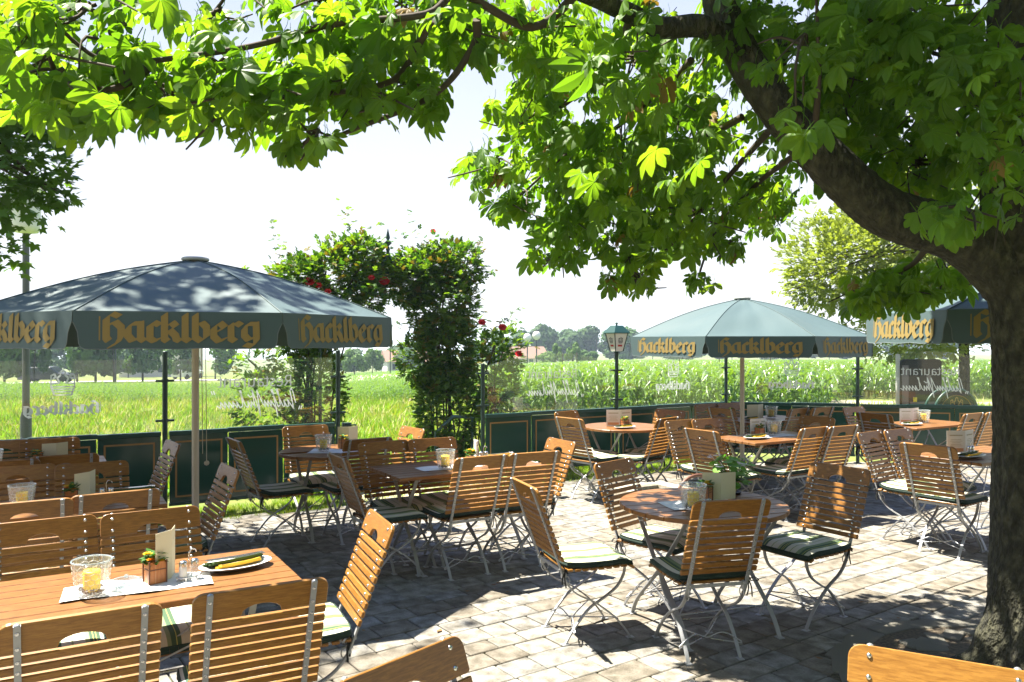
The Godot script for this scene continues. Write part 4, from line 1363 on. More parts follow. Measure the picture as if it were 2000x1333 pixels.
func make_ground():
	var earth := mat(Color.WHITE, 1.0)
	earth.albedo_texture = noise_tex(512, 0.02, 71, lin(0.08, 0.11, 0.02), lin(0.17, 0.20, 0.04))
	earth.uv1_triplanar = true
	earth.uv1_world_triplanar = true
	earth.uv1_scale = Vector3(0.18, 0.18, 0.18)
	var b := MB.new()
	var rad := [0.0, 3.0, 6.0, 9.0, 12.0, 14.0, 17.0, 21.0, 26.0, 33.0, 43.0, 56.0, 72.0, 95.0, 130.0, 180.0, 260.0, 400.0, 700.0]
	var seg := 72
	for j in rad.size():
		for i in seg + 1:
			var a := TAU * i / seg
			var p := Vector3(sin(a) * rad[j], 0, -cos(a) * rad[j])
			p.y = drop(p)
			b.p(p, Vector3.UP, Vector2(p.x, p.z))
	for j in rad.size() - 1:
		for i in seg:
			var q := j * (seg + 1) + i
			b.face(q, q + 1, q + seg + 2); b.face(q, q + seg + 2, q + seg + 1)
	ground_part("ground", b.mesh(earth))

const TREE := Vector3(2.62, 0, -3.95)
func paving():
	var grit := noise_tex(512, 0.05, 81, Color(0.80, 0.80, 0.80), Color(1, 1, 1))
	var stains := noise_tex(256, 0.012, 82, Color(0.50, 0.47, 0.41), Color(1, 1, 1), 0.65)
	var relief := bump_tex(512, 0.09, 83)
	var tones := [lin(0.37, 0.355, 0.315), lin(0.335, 0.33, 0.31), lin(0.41, 0.395, 0.355), lin(0.27, 0.245, 0.20), lin(0.36, 0.36, 0.345), lin(0.31, 0.28, 0.23)]
	var mats := []
	for k in tones.size() + 1:
		var m := mat(tones[k] if k < tones.size() else Color.WHITE, 0.86)
		m.albedo_texture = grit
		m.detail_enabled = true
		m.detail_albedo = stains
		m.detail_blend_mode = BaseMaterial3D.BLEND_MODE_MUL
		m.uv1_triplanar = true
		m.uv1_world_triplanar = true
		m.uv1_scale = Vector3(2.3, 2.3, 2.3)
		m.heightmap_enabled = true
		m.heightmap_texture = relief
		m.heightmap_scale = 0.25
		m.vertex_color_use_as_albedo = k == tones.size()
		mats.append(m)
	# bed of sand and moss in the joints
	var bed := mat(Color.WHITE, 1.0)
	bed.albedo_texture = noise_tex(256, 0.03, 84, lin(0.03, 0.028, 0.018), lin(0.13, 0.16, 0.04), 1.6)
	bed.uv1_triplanar = true
	bed.uv1_world_triplanar = true
	bed.uv1_scale = Vector3(1.7, 1.7, 1.7)
	var bb := MB.new()
	var ang := deg_to_rad(35.0)
	var ax := Vector3(cos(ang), 0, -sin(ang))
	var az := Vector3(-sin(ang), 0, -cos(ang))
	var fl := MB.new()
	var q0 := [at(-6, -3), at(13.5, -3), at(13.5, 5.6), at(8.3, 8.1), at(-6, 8.05)]
	for p in q0: bb.p(p + Vector3(0, -0.0135, 0), Vector3.UP)
	for k in 3: bb.face(0, k + 1, k + 2)
	var floor_ := ground_part("paving", bb.mesh(bed))
	var inside := PackedVector2Array()
	for p in q0: inside.append(Vector2(p.x, p.z))
	var single := []
	var r := -3.0
	while r < 13.0:
		var w := [0.165, 0.18, 0.15, 0.195][int(absf(r) * 31.0) % 4] as float
		var x := -9.0 + rng.randf() * 0.2
		while x < 16.0:
			var l := rng.randf_range(0.17, 0.28)
			var c := ax * (x + l / 2) + az * (r + w / 2)
			x += l
			if not Geometry2D.is_point_in_polygon(Vector2(c.x, c.z), inside): continue
			if Vector2(c.x - TREE.x, c.z - TREE.z).length() < 0.95: continue
			single.append([c, l - rng.randf_range(0.006, 0.011), w - rng.randf_range(0.005, 0.010), rng.randi() % 6, rng.randf_range(-0.0025, 0.0015), rng.randfn() * 0.006, rng.randfn() * 0.008])
		r += w
	# the stones that show largest stand alone, the rest are one piece
	var rank := []
	for i in single.size():
		var c: Vector3 = single[i][0]
		var d := -c.z
		var px := 1000.0 + 1560.0 * c.x / maxf(d, 0.3)
		var py := 668.0 + 1560.0 * 1.72 / maxf(d, 0.3)
		var seen := d > 1.0 and px > 0 and px < 1930 and py < 1345 and (px > 600 or py < 1085) and not (px < 330 and py > 900)
		rank.append([d if seen else 99.0 + d, i])
	rank.sort_custom(func(a, b): return a[0] < b[0])
	var alone := {}
	for k in 300: alone[rank[k][1]] = true
	var shapes := {}
	for i in single.size():
		var s = single[i]
		var tb := Basis(Vector3.UP, ang) * Basis(Vector3.RIGHT, s[5]) * Basis(Vector3.BACK, s[6])
		if alone.has(i):
			var key := Vector2i(roundi(s[1] * 100.0), roundi(s[2] * 100.0))
			var mk := [key, s[3]]
			if not shapes.has(mk):
				var b := MB.new()
				cobble(b, Vector3.ZERO, key.x / 100.0, key.y / 100.0, Basis.IDENTITY)
				shapes[mk] = b.mesh(mats[s[3]])
			var o := part("paving_stone", shapes[mk], floor_, s[0] + Vector3(0, s[4], 0))
			o.basis = tb
		else:
			var tc: Color = tones[s[3]].srgb_to_linear()
			fl.tint = Color(tc.r, tc.g, tc.b, 1)
			cobble(fl, s[0] + Vector3(0, s[4], 0), s[1], s[2], tb)
	var rest := ground_part("paving_stones", fl.mesh(mats[tones.size()]), floor_)
	rest.set_meta("kind", "stuff")
	# bed of the chestnut: soil, ring of rough stones
	var so := MB.new()
	so.lathe([Vector2(0.001, 0.05), Vector2(0.3, 0.04), Vector2(0.7, 0.012), Vector2(0.97, -0.004), Vector2(1.02, -0.03)], 32, TREE)
	so.v.reverse(); so.n.reverse()
	var bedn := MB.new()
	bedn.lathe([Vector2(1.2, -0.03), Vector2(1.02, -0.011), Vector2(0.7, 0.012), Vector2(0.3, 0.04), Vector2(0.001, 0.05)], 32, TREE)
	var sb := ground_part("tree_bed", bedn.mesh(M.soil))
	var rough := mat(lin(0.20, 0.19, 0.155), 0.95)
	rough.heightmap_enabled = true
	rough.heightmap_texture = relief
	rough.heightmap_scale = 1.0
	rough.uv1_triplanar = true
	rough.uv1_scale = Vector3(4, 4, 4)
	for k in 31:
		var a := TAU * k / 31 + rng.randf_range(-0.05, 0.05)
		var b := MB.new()
		cobble(b, Vector3.ZERO, rng.randf_range(0.17, 0.24), rng.randf_range(0.10, 0.16), Basis.IDENTITY, 0.035)
		var o := part("edging_stone", b.mesh(rough), sb, TREE + Vector3(cos(a) * 0.90, 0.008, -sin(a) * 0.90))
		o.rotation.y = a + PI / 2 + rng.randf_range(-0.2, 0.2)
	for k in 34:
		var a := rng.randf() * TAU
		var q := rng.randf_range(0.35, 0.78)
		var b := MB.new()
		cobble(b, Vector3.ZERO, rng.randf_range(0.10, 0.2), rng.randf_range(0.07, 0.13), Basis.IDENTITY, 0.03)
		var o := part("rough_stone", b.mesh(rough), sb, TREE + Vector3(cos(a) * q, 0.028, -sin(a) * q))
		o.rotation = Vector3(rng.randf_range(-0.1, 0.1), rng.randf() * TAU, 0.0)
	# dry leaves lying about
	var lit := leafy(lin(0.22, 0.12, 0.05), Color(0.2, 0.12, 0.04), 0.8)
	for k in 18:
		var b := MB.new()
		var s := rng.randf_range(0.012, 0.034)
		b.quad(Vector3(-s, 0.004, 0), Vector3(0, 0.002, s * 0.5), Vector3(s, 0.007, 0), Vector3(0, 0.003, -s * 0.5))
		var p := view(rng.randf_range(700, 1800), 700, rng.randf_range(3.6, 6.0))
		p.y = 0.003
		var o := solo("dry_leaf", b.mesh(lit), "small brown dry leaf lying on the paving", "leaf", p, rng.randf() * TAU, "dry leaves on the paving")
		o.rotation.y = rng.randf() * TAU

# a stone with worn edges: its top a little domed, the corners cut
func cobble(b: MB, o: Vector3, l: float, w: float, tb: Basis, h := 0.022):
	var c := minf(0.007, w * 0.08)
	var ring := [Vector2(-l / 2 + c, -w / 2), Vector2(l / 2 - c, -w / 2), Vector2(l / 2, -w / 2 + c), Vector2(l / 2, w / 2 - c), Vector2(l / 2 - c, w / 2), Vector2(-l / 2 + c, w / 2), Vector2(-l / 2, w / 2 - c), Vector2(-l / 2, -w / 2 + c)]
	var low := []
	var mid := []
	var top := []
	for q in ring:
		low.append(o + tb * Vector3(q.x, -h, q.y)); mid.append(o + tb * Vector3(q.x, -0.004, q.y))
		var i: Vector2 = q - q.normalized() * 0.006
		top.append(o + tb * Vector3(i.x, 0, i.y))
	for k in 8:
		var j := (k + 1) % 8
		b.quad(low[j], low[k], mid[k], mid[j]); b.quad(mid[j], mid[k], top[k], top[j])
	var m := o + tb * Vector3(0, 0.0012, 0)
	for k in 8: b.tri(m, top[(k + 1) % 8], top[k])

func blade_tuft(h: float, blades: int, spread: float, m: Material, wide := 0.006) -> ArrayMesh:
	var b := MB.new()
	for k in blades:
		var a := rng.randf() * TAU
		var o := Vector3(cos(a), 0, sin(a)) * rng.randf() * spread
		var lean := Vector3(cos(a + rng.randfn()), 0, sin(a + rng.randfn())) * h * rng.randf_range(0.1, 0.6)
		var hh := h * rng.randf_range(0.55, 1.1)
		var s := Vector3(-sin(a), 0, cos(a)) * wide
		var p1 := o + lean * 0.35 + Vector3(0, hh * 0.6, 0)
		b.quad(o - s, o + s, p1 + s * 0.8, p1 - s * 0.8); b.tri(p1 - s * 0.8, p1 + s * 0.8, o + lean + Vector3(0, hh, 0))
	return b.mesh(m)

func corn_plant(h: float, m: Material) -> ArrayMesh:
	var b := MB.new()
	b.tube([Vector3(0, 0, 0), Vector3(0.01, h * 0.5, 0), Vector3(0, h * 0.85, 0.01)], [0.014, 0.011, 0.005], 4, false)
	for k in 9:
		var a := k * 2.6 + rng.randf() * 0.8
		var y := h * (0.12 + 0.085 * k)
		var l := h * rng.randf_range(0.42, 0.62) * (1.0 - absf(k - 5.0) * 0.06)
		var d := Vector3(cos(a), 0, sin(a))
		var s := Vector3(-sin(a), 0, cos(a)) * 0.036 * (h / 1.1)
		var pts := [Vector3(0, y, 0), d * l * 0.3 + Vector3(0, y + l * 0.42, 0), d * l * 0.65 + Vector3(0, y + l * 0.48, 0), d * l * 0.95 + Vector3(0, y + l * 0.16, 0)]
		var wd := [0.6, 1.0, 0.8, 0.02]
		for i in 3:
			var n0 := Vector3(0, -0.012, 0)
			b.quad(pts[i] - s * wd[i], pts[i] + n0, pts[i + 1] + n0, pts[i + 1] - s * wd[i + 1]); b.quad(pts[i] + n0, pts[i] + s * wd[i], pts[i + 1] + s * wd[i + 1], pts[i + 1] + n0)
	return b.mesh(m)

func fields():
	# mown and rough grass: a strip before the fence, the meadow beyond it
	var near := [[], []]
	for k in 5200:
		var p := at(rng.randf_range(-4.5, 8.8), rng.randf_range(8.0, 8.75), -0.03)
		near[k % 2].append(Transform3D(Basis(Vector3.UP, rng.randf() * TAU).scaled(Vector3.ONE * rng.randf_range(0.4, 0.8)), p))
	var lawn := Node3D.new()
	lawn.name = "lawn_strip"
	add_child(lawn)
	tag(lawn, "low grass strip growing along the foot of the fence", "grass", "", "stuff")
	for k in 2: many("grass", blade_tuft(0.085, 9, 0.05, M.grass[k], 0.004), near[k], lawn)
	var meadow := Node3D.new()
	meadow.name = "meadow"
	add_child(meadow)
	tag(meadow, "sunlit yellow green meadow beyond the fence", "grass", "", "stuff")
	var sets := [[], [], [], []]
	for k in 42000:
		var d := 9.0 + pow(rng.randf(), 1.3) * 27.0
		var x := rng.randf_range(-0.80, 0.62) * d
		var p := Vector3(x, 0, -d)
		var v := -p.x * sin(A) + d * cos(A)
		if v < 8.8 or (x > d * 0.24 and d < 13.0): continue
		if x > -0.5 and d > 22.5: continue
		p.y = drop(p)
		var s := rng.randf_range(0.7, 1.5) * (1.0 + d * 0.02)
		sets[3 if rng.randf() < 0.36 else (2 if rng.randf() < 0.12 else k % 2)].append(Transform3D(Basis(Vector3.UP, rng.randf() * TAU).scaled(Vector3(s, s * rng.randf_range(0.7, 1.2), s)), p))
	for k in 3: many("grass", blade_tuft(0.14 if k < 2 else 0.22, 16 if k < 2 else 5, 0.15, M.grass[k], 0.009 if k < 2 else 0.006), sets[k], meadow)
	many("weeds", sprig(0.2, M.herb_pale), sets[3].map(func(q): return q.translated(Vector3(0, 0.08, 0))), meadow)
	var field := Node3D.new()
	field.name = "corn_field"
	add_child(field)
	tag(field, "green corn field stretching from the fence to the far trees", "corn", "", "stuff")
	var plants := [[], [], []]
	for side in 2:
		var d := 27.0 if side == 0 else 19.5
		while d < (50.0 if side == 0 else 170.0):
			var gap := 0.24 * maxf(1.0, d / 32.0)
			var x0 := -0.84 * d if side == 0 else maxf(-0.02 * d - 0.4, -3.0)
			var x1 := (-0.02 * d - 0.4) if side == 0 else 0.72 * d
			if side == 1 and d > 30.0: x0 = -0.24 * d
			if side == 0 and d > 30.0: x1 = -0.24 * d
			if side == 1 and d > 50.0: x0 = -0.34 * d
			var x := x0
			while x < x1:
				x += gap * rng.randf_range(0.7, 1.3)
				var p := Vector3(x, 0, -d + rng.randfn() * 0.16 * gap / 0.24)
				if p.x > 6.5 and p.x < 30.0 and -p.z < 28.5 and p.x > 0.40 * d: continue
				p.y = drop(p)
				var k := clampf((x / d + 0.2) / 0.22, 0.0, 1.0)
				var s := lerpf(0.45, 1.05, k) * rng.randf_range(0.85, 1.12)
				if side == 1 and d < 30.0: s *= clampf((x + 3.2) / 2.5, 0.55, 1.0)
				var wide := s * maxf(1.0, d / 45.0)
				plants[rng.randi() % 3].append(Transform3D(Basis(Vector3.UP, rng.randf() * TAU).scaled(Vector3(wide, s, wide)), p))
			d += 0.62 * maxf(1.0, d / 36.0)
	for k in 3: many("corn", corn_plant(1.1, M.corn[k % 2]), plants[k], field)
	var asphalt := mat(lin(0.38, 0.37, 0.35), 0.95)
	var road := []
	for k in 12: road.append(on_ground(-150.0 + k * 60.0, 60.0 + k * 3.0))
	strip(road, 7.0, 0.06, asphalt, "road")
	var sand := mat(lin(0.36, 0.31, 0.23), 0.95)
	strip([at(8.2, 12.5), at(9.6, 11.5), at(12.0, 9.2), at(16.0, 5.5)], 1.6, 0.02, sand, "path")
	var p2 := [on_ground(1600, 26.5), on_ground(1760, 25.5), on_ground(1950, 25.0), on_ground(2200, 25.0)]
	strip(p2, 2.2, 0.03, sand, "footpath")
	strip([at(2.9, 8.3), at(4.1, 8.3), at(5.1, 8.35)], 1.2, 0.030, sand, "gate_path")

# ---------------------------------------------------------------- trees
func palmate(size: float, m: Material, seed_: int) -> ArrayMesh:
	var b := MB.new()
	var r := RandomNumberGenerator.new()
	r.seed = seed_
	for k in 7:
		var a := (k - 3) * 0.62 + r.randfn() * 0.06
		var l: float = size * [0.55, 0.78, 0.95, 1.0, 0.95, 0.78, 0.55][k]
		var d := Vector3(sin(a), 0, -cos(a))
		var s := d.cross(Vector3.UP)
		var bend := r.randf_range(0.16, 0.42)
		var rows := []
		for q in [[0.04, 0.012], [0.3, 0.085], [0.55, 0.165], [0.76, 0.195], [0.92, 0.10], [1.0, 0.0]]:
			var c: Vector3 = d * l * q[0] * (1.0 - 0.12 * q[0]) + Vector3(0, -bend * l * q[0] * q[0] + 0.03 * l * q[0], 0)
			rows.append([c - s * l * q[1] + Vector3(0, l * q[1] * 0.25, 0), c, c + s * l * q[1] + Vector3(0, l * q[1] * 0.25, 0)])
		for half in 2:
			var first := b.v.size()
			for i in rows.size():
				var along: Vector3 = rows[mini(i + 1, rows.size() - 1)][1] - rows[maxi(i - 1, 0)][1]
				var tilt := (s.cross(along)).normalized()
				var side := s * (-1.0 if half == 0 else 1.0)
				for e in 2:
					var nn := (tilt * signf(tilt.y) - side * (0.28 if e == 0 else 0.2)).normalized()
					b.p(rows[i][1 if e == 0 else (0 if half == 0 else 2)], nn)
			for i in rows.size() - 1:
				var q := first + i * 2
				if half == 0: b.face(q, q + 3, q + 1); b.face(q, q + 2, q + 3)
				else: b.face(q, q + 1, q + 3); b.face(q, q + 3, q + 2)
	b.tube([Vector3.ZERO, Vector3(0, 0.01, size * 0.2), Vector3(0, 0.035, size * 0.36)], size * 0.011, 4, false)
	return b.mesh(m)

func star_leaf(size: float, m: Material) -> ArrayMesh:
	var b := MB.new()
	for k in 5:
		var a := (k - 2) * 0.95
		var l: float = size * [0.6, 0.85, 1.0, 0.85, 0.6][k]
		var d: Vector3 = Vector3(sin(a), -0.15, -cos(a)) * l
		var s: Vector3 = Vector3(cos(a), 0, sin(a)) * l * 0.26
		b.quad(Vector3.ZERO, d * 0.45 + s, d, d * 0.45 - s)
	return b.mesh(m)

func limb(called: String, pts: Array, r0: float, r1: float, parent: Node, sides := 10, m: Material = null) -> MeshInstance3D:
	var line := spline(pts, 6 if sides < 20 else 26)
	var rad := []
	for i in line.size(): rad.append(lerpf(r0, r1, pow(float(i) / (line.size() - 1), 0.8)))
	var b := MB.new()
	b.tube(line, rad, sides)
	if m == null:
		var nz := noise(1.0, 79, FastNoiseLite.TYPE_CELLULAR, 2)
		for i in b.v.size(): b.v[i] += b.n[i] * 0.11 * r0 * (nz.get_noise_3d(b.v[i].x * 22.0, b.v[i].y * 22.0, b.v[i].z * 22.0) + 0.5)
	return part(called, b.mesh(m if m else M.bark), parent)

func chestnut():
	var t := thing("chestnut_tree", "big horse chestnut with mossy trunk and branches reaching across the picture", "tree", TREE)
	var L := func(pts: Array) -> Array:
		var o := []
		for p in pts: o.append(view(p[0], p[1], p[2]) - TREE)
		return o
	# trunk with a flared, slightly irregular foot
	var tk := MB.new()
	var seg := 88
	var rough := noise(1.0, 77, FastNoiseLite.TYPE_CELLULAR, 2)
	var rough2 := noise(1.0, 78)
	var rows := [[-0.05, 0.46], [0.04, 0.36], [0.16, 0.27], [0.4, 0.225], [0.8, 0.205], [1.3, 0.195], [1.75, 0.20], [2.1, 0.225], [2.4, 0.23], [2.8, 0.20], [3.6, 0.17], [4.6, 0.14], [5.6, 0.09]]
	var fine_rows := []
	for j in rows.size() - 1:
		var n := maxi(1, int((rows[j + 1][0] - rows[j][0]) / (0.022 if rows[j][0] < 2.6 else 0.08)))
		for k in n: fine_rows.append([lerpf(rows[j][0], rows[j + 1][0], float(k) / n), lerpf(rows[j][1], rows[j + 1][1], smoothstep(0.0, 1.0, float(k) / n))])
	rows = fine_rows
	for j in rows.size():
		for i in seg + 1:
			var a := TAU * (i % seg) / seg
			var flare := maxf(0.0, 0.45 - rows[j][0]) / 0.45
			var r: float = rows[j][1] * (1.0 + 0.20 * flare * sin(a * 5.0 + 0.6) + 0.035 * sin(a * 3.0 + rows[j][0] * 1.7) + 0.02 * sin(a * 7.0 - rows[j][0] * 4.0))
			r += 0.013 * rough.get_noise_3d(cos(a) * 5.5, rows[j][0] * 7.0, sin(a) * 5.5) + 0.007 * rough2.get_noise_3d(cos(a) * 12.0, rows[j][0] * 30.0, sin(a) * 12.0)
			var lean: Vector3 = Vector3(-0.02, 0, 0) * rows[j][0]
			tk.p(Vector3(cos(a) * r, rows[j][0], -sin(a) * r) + lean, Vector3(cos(a), 0.05, -sin(a)), Vector2(i, j))
	for j in rows.size() - 1:
		for i in seg:
			var q := j * (seg + 1) + i
			tk.face(q, q + 1, q + seg + 2); tk.face(q, q + seg + 2, q + seg + 1)
	for j in rows.size():
		for i in seg + 1:
			var q := j * (seg + 1) + i
			var dn: Vector3 = tk.v[mini(j + 1, rows.size() - 1) * (seg + 1) + i] - tk.v[maxi(j - 1, 0) * (seg + 1) + i]
			var ds: Vector3 = tk.v[j * (seg + 1) + (i + 1) % seg] - tk.v[j * (seg + 1) + (i + seg - 1) % seg]
			tk.n[q] = ds.cross(dn).normalized()
	part("trunk", tk.mesh(M.bark), t)
	limb("limb", L.call([[1990, 560, 3.95], [1880, 465, 3.95], [1730, 415, 3.95], [1610, 310, 3.95], [1510, 200, 3.9], [1430, 70, 3.9], [1380, -80, 3.9], [1330, -260, 3.9]]), 0.155, 0.06, t, 30)
	limb("limb", L.call([[1455, 110, 3.9], [1380, 55, 3.8], [1290, 55, 3.7], [1225, 25, 3.6], [1120, -20, 3.4], [1000, -60, 3.2]]), 0.062, 0.035, t)
	limb("limb", L.call([[1500, 190, 3.95], [1540, 75, 4.2], [1620, 60, 4.5], [1720, 95, 4.7], [1830, 170, 4.9]]), 0.055, 0.03, t)
	var twigs := [
		[[1130, -15, 3.4], [1040, 55, 3.3], [900, -10, 3.1], [830, 30, 3.0], [645, 50, 2.95], [490, 92, 2.8], [280, 122, 2.65], [190, 115, 2.6], [100, 42, 2.55]],
		[[295, 122, 2.66], [270, 150, 2.62], [215, 176, 2.58], [160, 168, 2.55]],
		[[930, 40, 3.2], [925, 90, 3.25], [850, 185, 3.2], [690, 255, 3.05], [600, 290, 2.95]],
		[[840, 40, 3.05], [815, 90, 3.1], [765, 160, 3.1], [625, 186, 3.0], [445, 195, 2.85]],
		[[1235, 35, 3.65], [1175, 140, 3.9], [1090, 215, 4.2], [1040, 240, 4.4], [960, 320, 4.6]],
		[[1350, 120, 3.9], [1300, 171, 4.2], [1188, 262, 4.6], [1110, 300, 4.8], [1000, 400, 4.9]],
		[[1450, 230, 4.2], [1330, 300, 4.6], [1240, 370, 4.9], [1140, 440, 5.0], [1080, 500, 5.1]],
		[[1500, 260, 4.3], [1420, 350, 4.7], [1330, 460, 5.0], [1250, 540, 5.1]],
		[[1560, 300, 4.2], [1480, 360, 4.7], [1400, 450, 5.1], [1365, 540, 5.1]],
		[[1820, 470, 4.1], [1780, 520, 4.6], [1700, 560, 5.0], [1660, 590, 5.2]],
		[[1800, 170, 4.9], [1720, 230, 5.2], [1640, 290, 5.4], [1590, 360, 5.6]],
		[[1590, 270, 3.9], [1600, 150, 3.7], [1595, 0, 3.5]],
		[[1930, 330, 3.8], [1860, 240, 4.3], [1800, 120, 4.8]],
	]
	for w in twigs: limb("branch", L.call(w), 0.021, 0.006, t, 7, M.twig)
	# leaves: [centre x, y, half widths, near, far, how many] seen from the terrace
	var blobs := [[150, 20, 170, 45, 2.4, 3.0, 30], [420, 30, 150, 40, 2.7, 3.3, 22], [620, 10, 120, 40, 2.9, 3.5, 26], [800, -10, 140, 50, 3.0, 3.8, 36], [60, 60, 80, 80, 2.4, 2.9, 30], [90, 170, 95, 80, 2.3, 2.8, 34], [190, 212, 60, 42, 2.3, 2.7, 12], [230, 120, 100, 60, 2.5, 3.0, 28], [330, 190, 110, 58, 2.5, 3.0, 34], [420, 140, 110, 75, 2.6, 3.1, 40], [520, 190, 110, 60, 2.7, 3.2, 38], [600, 110, 110, 85, 2.8, 3.4, 50], [600, 268, 55, 36, 2.7, 3.1, 14], [720, 90, 110, 90, 2.9, 3.6, 60], [700, 190, 110, 58, 2.9, 3.5, 40], [825, 180, 55, 62, 3.0, 3.6, 24], [860, 50, 110, 70, 3.1, 3.8, 54], [980, 50, 110, 75, 3.2, 4.2, 64],
		[1100, 90, 120, 110, 3.2, 5.0, 120], [1240, 120, 130, 120, 3.4, 5.2, 150], [1040, 220, 75, 60, 3.8, 5.2, 56], [960, 325, 62, 48, 4.2, 5.2, 40], [1000, 400, 50, 36, 4.4, 5.2, 24], [1110, 300, 100, 85, 4.0, 5.6, 120], [1230, 330, 120, 110, 3.8, 5.8, 160], [1110, 440, 80, 58, 4.4, 5.6, 66], [1080, 505, 40, 22, 4.6, 5.4, 14], [1230, 470, 95, 70, 4.4, 5.6, 84], [1240, 545, 62, 24, 4.6, 5.4, 20], [1350, 420, 105, 90, 4.2, 5.8, 110], [1365, 545, 28, 22, 4.6, 5.2, 8], [1350, 250, 120, 120, 3.8, 5.8, 150], [1490, 390, 80, 62, 4.4, 6.0, 70], [1450, 60, 120, 90, 3.6, 5.5, 120], [1420, 480, 40, 40, 4.6, 5.4, 18],
		[1650, 200, 170, 140, 4.2, 5.4, 260], [1790, 320, 130, 110, 4.2, 5.3, 150], [1850, 120, 160, 150, 3.2, 5.2, 200], [1700, 50, 160, 90, 3.2, 5.6, 180], [1960, 250, 90, 200, 3.0, 4.6, 130], [1870, 415, 80, 40, 2.9, 3.5, 14], [1760, 555, 105, 38, 4.4, 5.1, 62], [1700, 585, 60, 22, 4.5, 5.1, 22], [1860, 540, 40, 40, 4.5, 5.2, 18], [1130, 105, 60, 50, 2.0, 2.4, 3], [1330, 330, 60, 50, 2.4, 2.7, 4], [1150, 340, 40, 40, 2.4, 2.7, 3], [1560, 240, 80, 70, 2.9, 3.4, 8], [1560, 100, 90, 80, 3.0, 3.5, 14]]
	var spots := []
	for b in blobs:
		for k in int(b[6] * (0.98 if b[0] < 950 else 1.32)):
			var a := rng.randf() * TAU
			var q := minf(absf(rng.randfn()) * 0.42 + sqrt(rng.randf()) * 0.42, 1.08)
			spots.append(view(b[0] + cos(a) * q * b[2], b[1] + sin(a) * q * b[3], rng.randf_range(b[4], b[5])))
	# fine twigs through the leaf masses
	var fine := MB.new()
	for b in blobs:
		if b[6] < 10: continue
		var c := view(b[0], b[1], (b[4] + b[5]) / 2) - TREE
		for k in 4 + b[6] / 14:
			var e := view(b[0] + rng.randfn() * b[2] * 0.6, b[1] + rng.randfn() * b[3] * 0.6, rng.randf_range(b[4], b[5])) - TREE
			var o := c.lerp(e, -0.12) + Vector3(0.02, 0.02, 0)
			fine.tube(spline([o, c.lerp(e, 0.3) + Vector3(rng.randfn(), rng.randfn(), rng.randfn()) * 0.04, e - Vector3(0, 0.03, 0)], 4), [0.008, 0.0075, 0.007, 0.006, 0.006, 0.005, 0.0045, 0.004, 0.003], 4, false)
	part("twigs", fine.mesh(M.twig), t).set_meta("kind", "stuff")
	# the crown above the picture
	for b in [[Vector3(3.3, 5.4, -3.2), Vector3(2.6, 1.9, 2.6), 3000], [Vector3(2.0, 4.9, -3.4), Vector3(1.2, 0.8, 1.3), 420], [Vector3(4.6, 3.6, -2.6), Vector3(1.5, 1.2, 1.8), 420], [Vector3(1.3, 5.1, -4.7), Vector3(0.9, 0.5, 0.9), 500], [Vector3(3.6, 4.6, 0.4), Vector3(3.0, 1.6, 2.6), 1500], [Vector3(0.6, 4.9, 1.6), Vector3(2.6, 0.9, 1.6), 800], [Vector3(1.2, 5.6, -5.3), Vector3(0.9, 0.5, 0.6), 700], [Vector3(1.2, 5.5, -3.4), Vector3(1.8, 0.9, 1.3), 1800], [Vector3(2.8, 6.8, -3.8), Vector3(2.0, 1.0, 1.6), 1600]]:
		for k in b[2]:
			var d := Vector3(rng.randfn(), rng.randfn(), rng.randfn()).normalized() * pow(rng.randf(), 0.4)
			spots.append(b[0] + d * b[1])
	var ranked := []
	for p in spots:
		if p.distance_to(eye) < 1.2: continue
		var out: Vector3 = p - (TREE + Vector3(0, p.y - 0.4, 0))
		out.y = 0
		var f := (out.normalized() * 0.55 + Vector3(rng.randfn() * 0.6, -0.75 + rng.randfn() * 0.35, rng.randfn() * 0.6)).normalized()
		var up := Vector3(rng.randfn() * 0.45, 1, rng.randfn() * 0.45).normalized()
		if absf(up.dot(f)) > 0.94: up = Vector3(1, 0.2, 0.3).normalized()
		var tr := Transform3D(Basis.looking_at(f, up), p - TREE).scaled_local(Vector3(rng.randf_range(0.8, 1.1), rng.randf_range(0.5, 2.0), rng.randf_range(0.9, 1.12)) * (rng.randf_range(0.6, 1.22) if p.y < 1.72 - p.z * 0.45 else rng.randf_range(1.2, 1.7)))
		var px: float = 1000.0 + 1560.0 * p.x / -p.z if p.z < -0.5 else 1e9
		var py: float = 668.0 - 1560.0 * (p.y - 1.72) / -p.z if p.z < -0.5 else 1e9
		var seen: bool = px > -40 and px < 2040 and py > -60
		ranked.append([-p.z if seen else 50.0 - p.z, tr])
	ranked.sort_custom(func(a, b): return a[0] < b[0])
	var shapes := []
	for k in 3:
		for j in 2: shapes.append(palmate(0.108, M.leaf[k], 100 + k * 7 + j))
	shapes.append(palmate(0.105, M.leaf[3], 150))
	var sets := [[], [], [], [], [], [], []]
	for i in ranked.size():
		var k := (i * 5 + i / 7) % 6
		if i % 83 == 5 and i > 300: k = 6
		if i < 300:
			var o := part("leaf", shapes[k], t)
			o.transform = ranked[i][1]
		else: sets[k].append(ranked[i][1])
	for k in 7: many("foliage", shapes[k], sets[k], t)

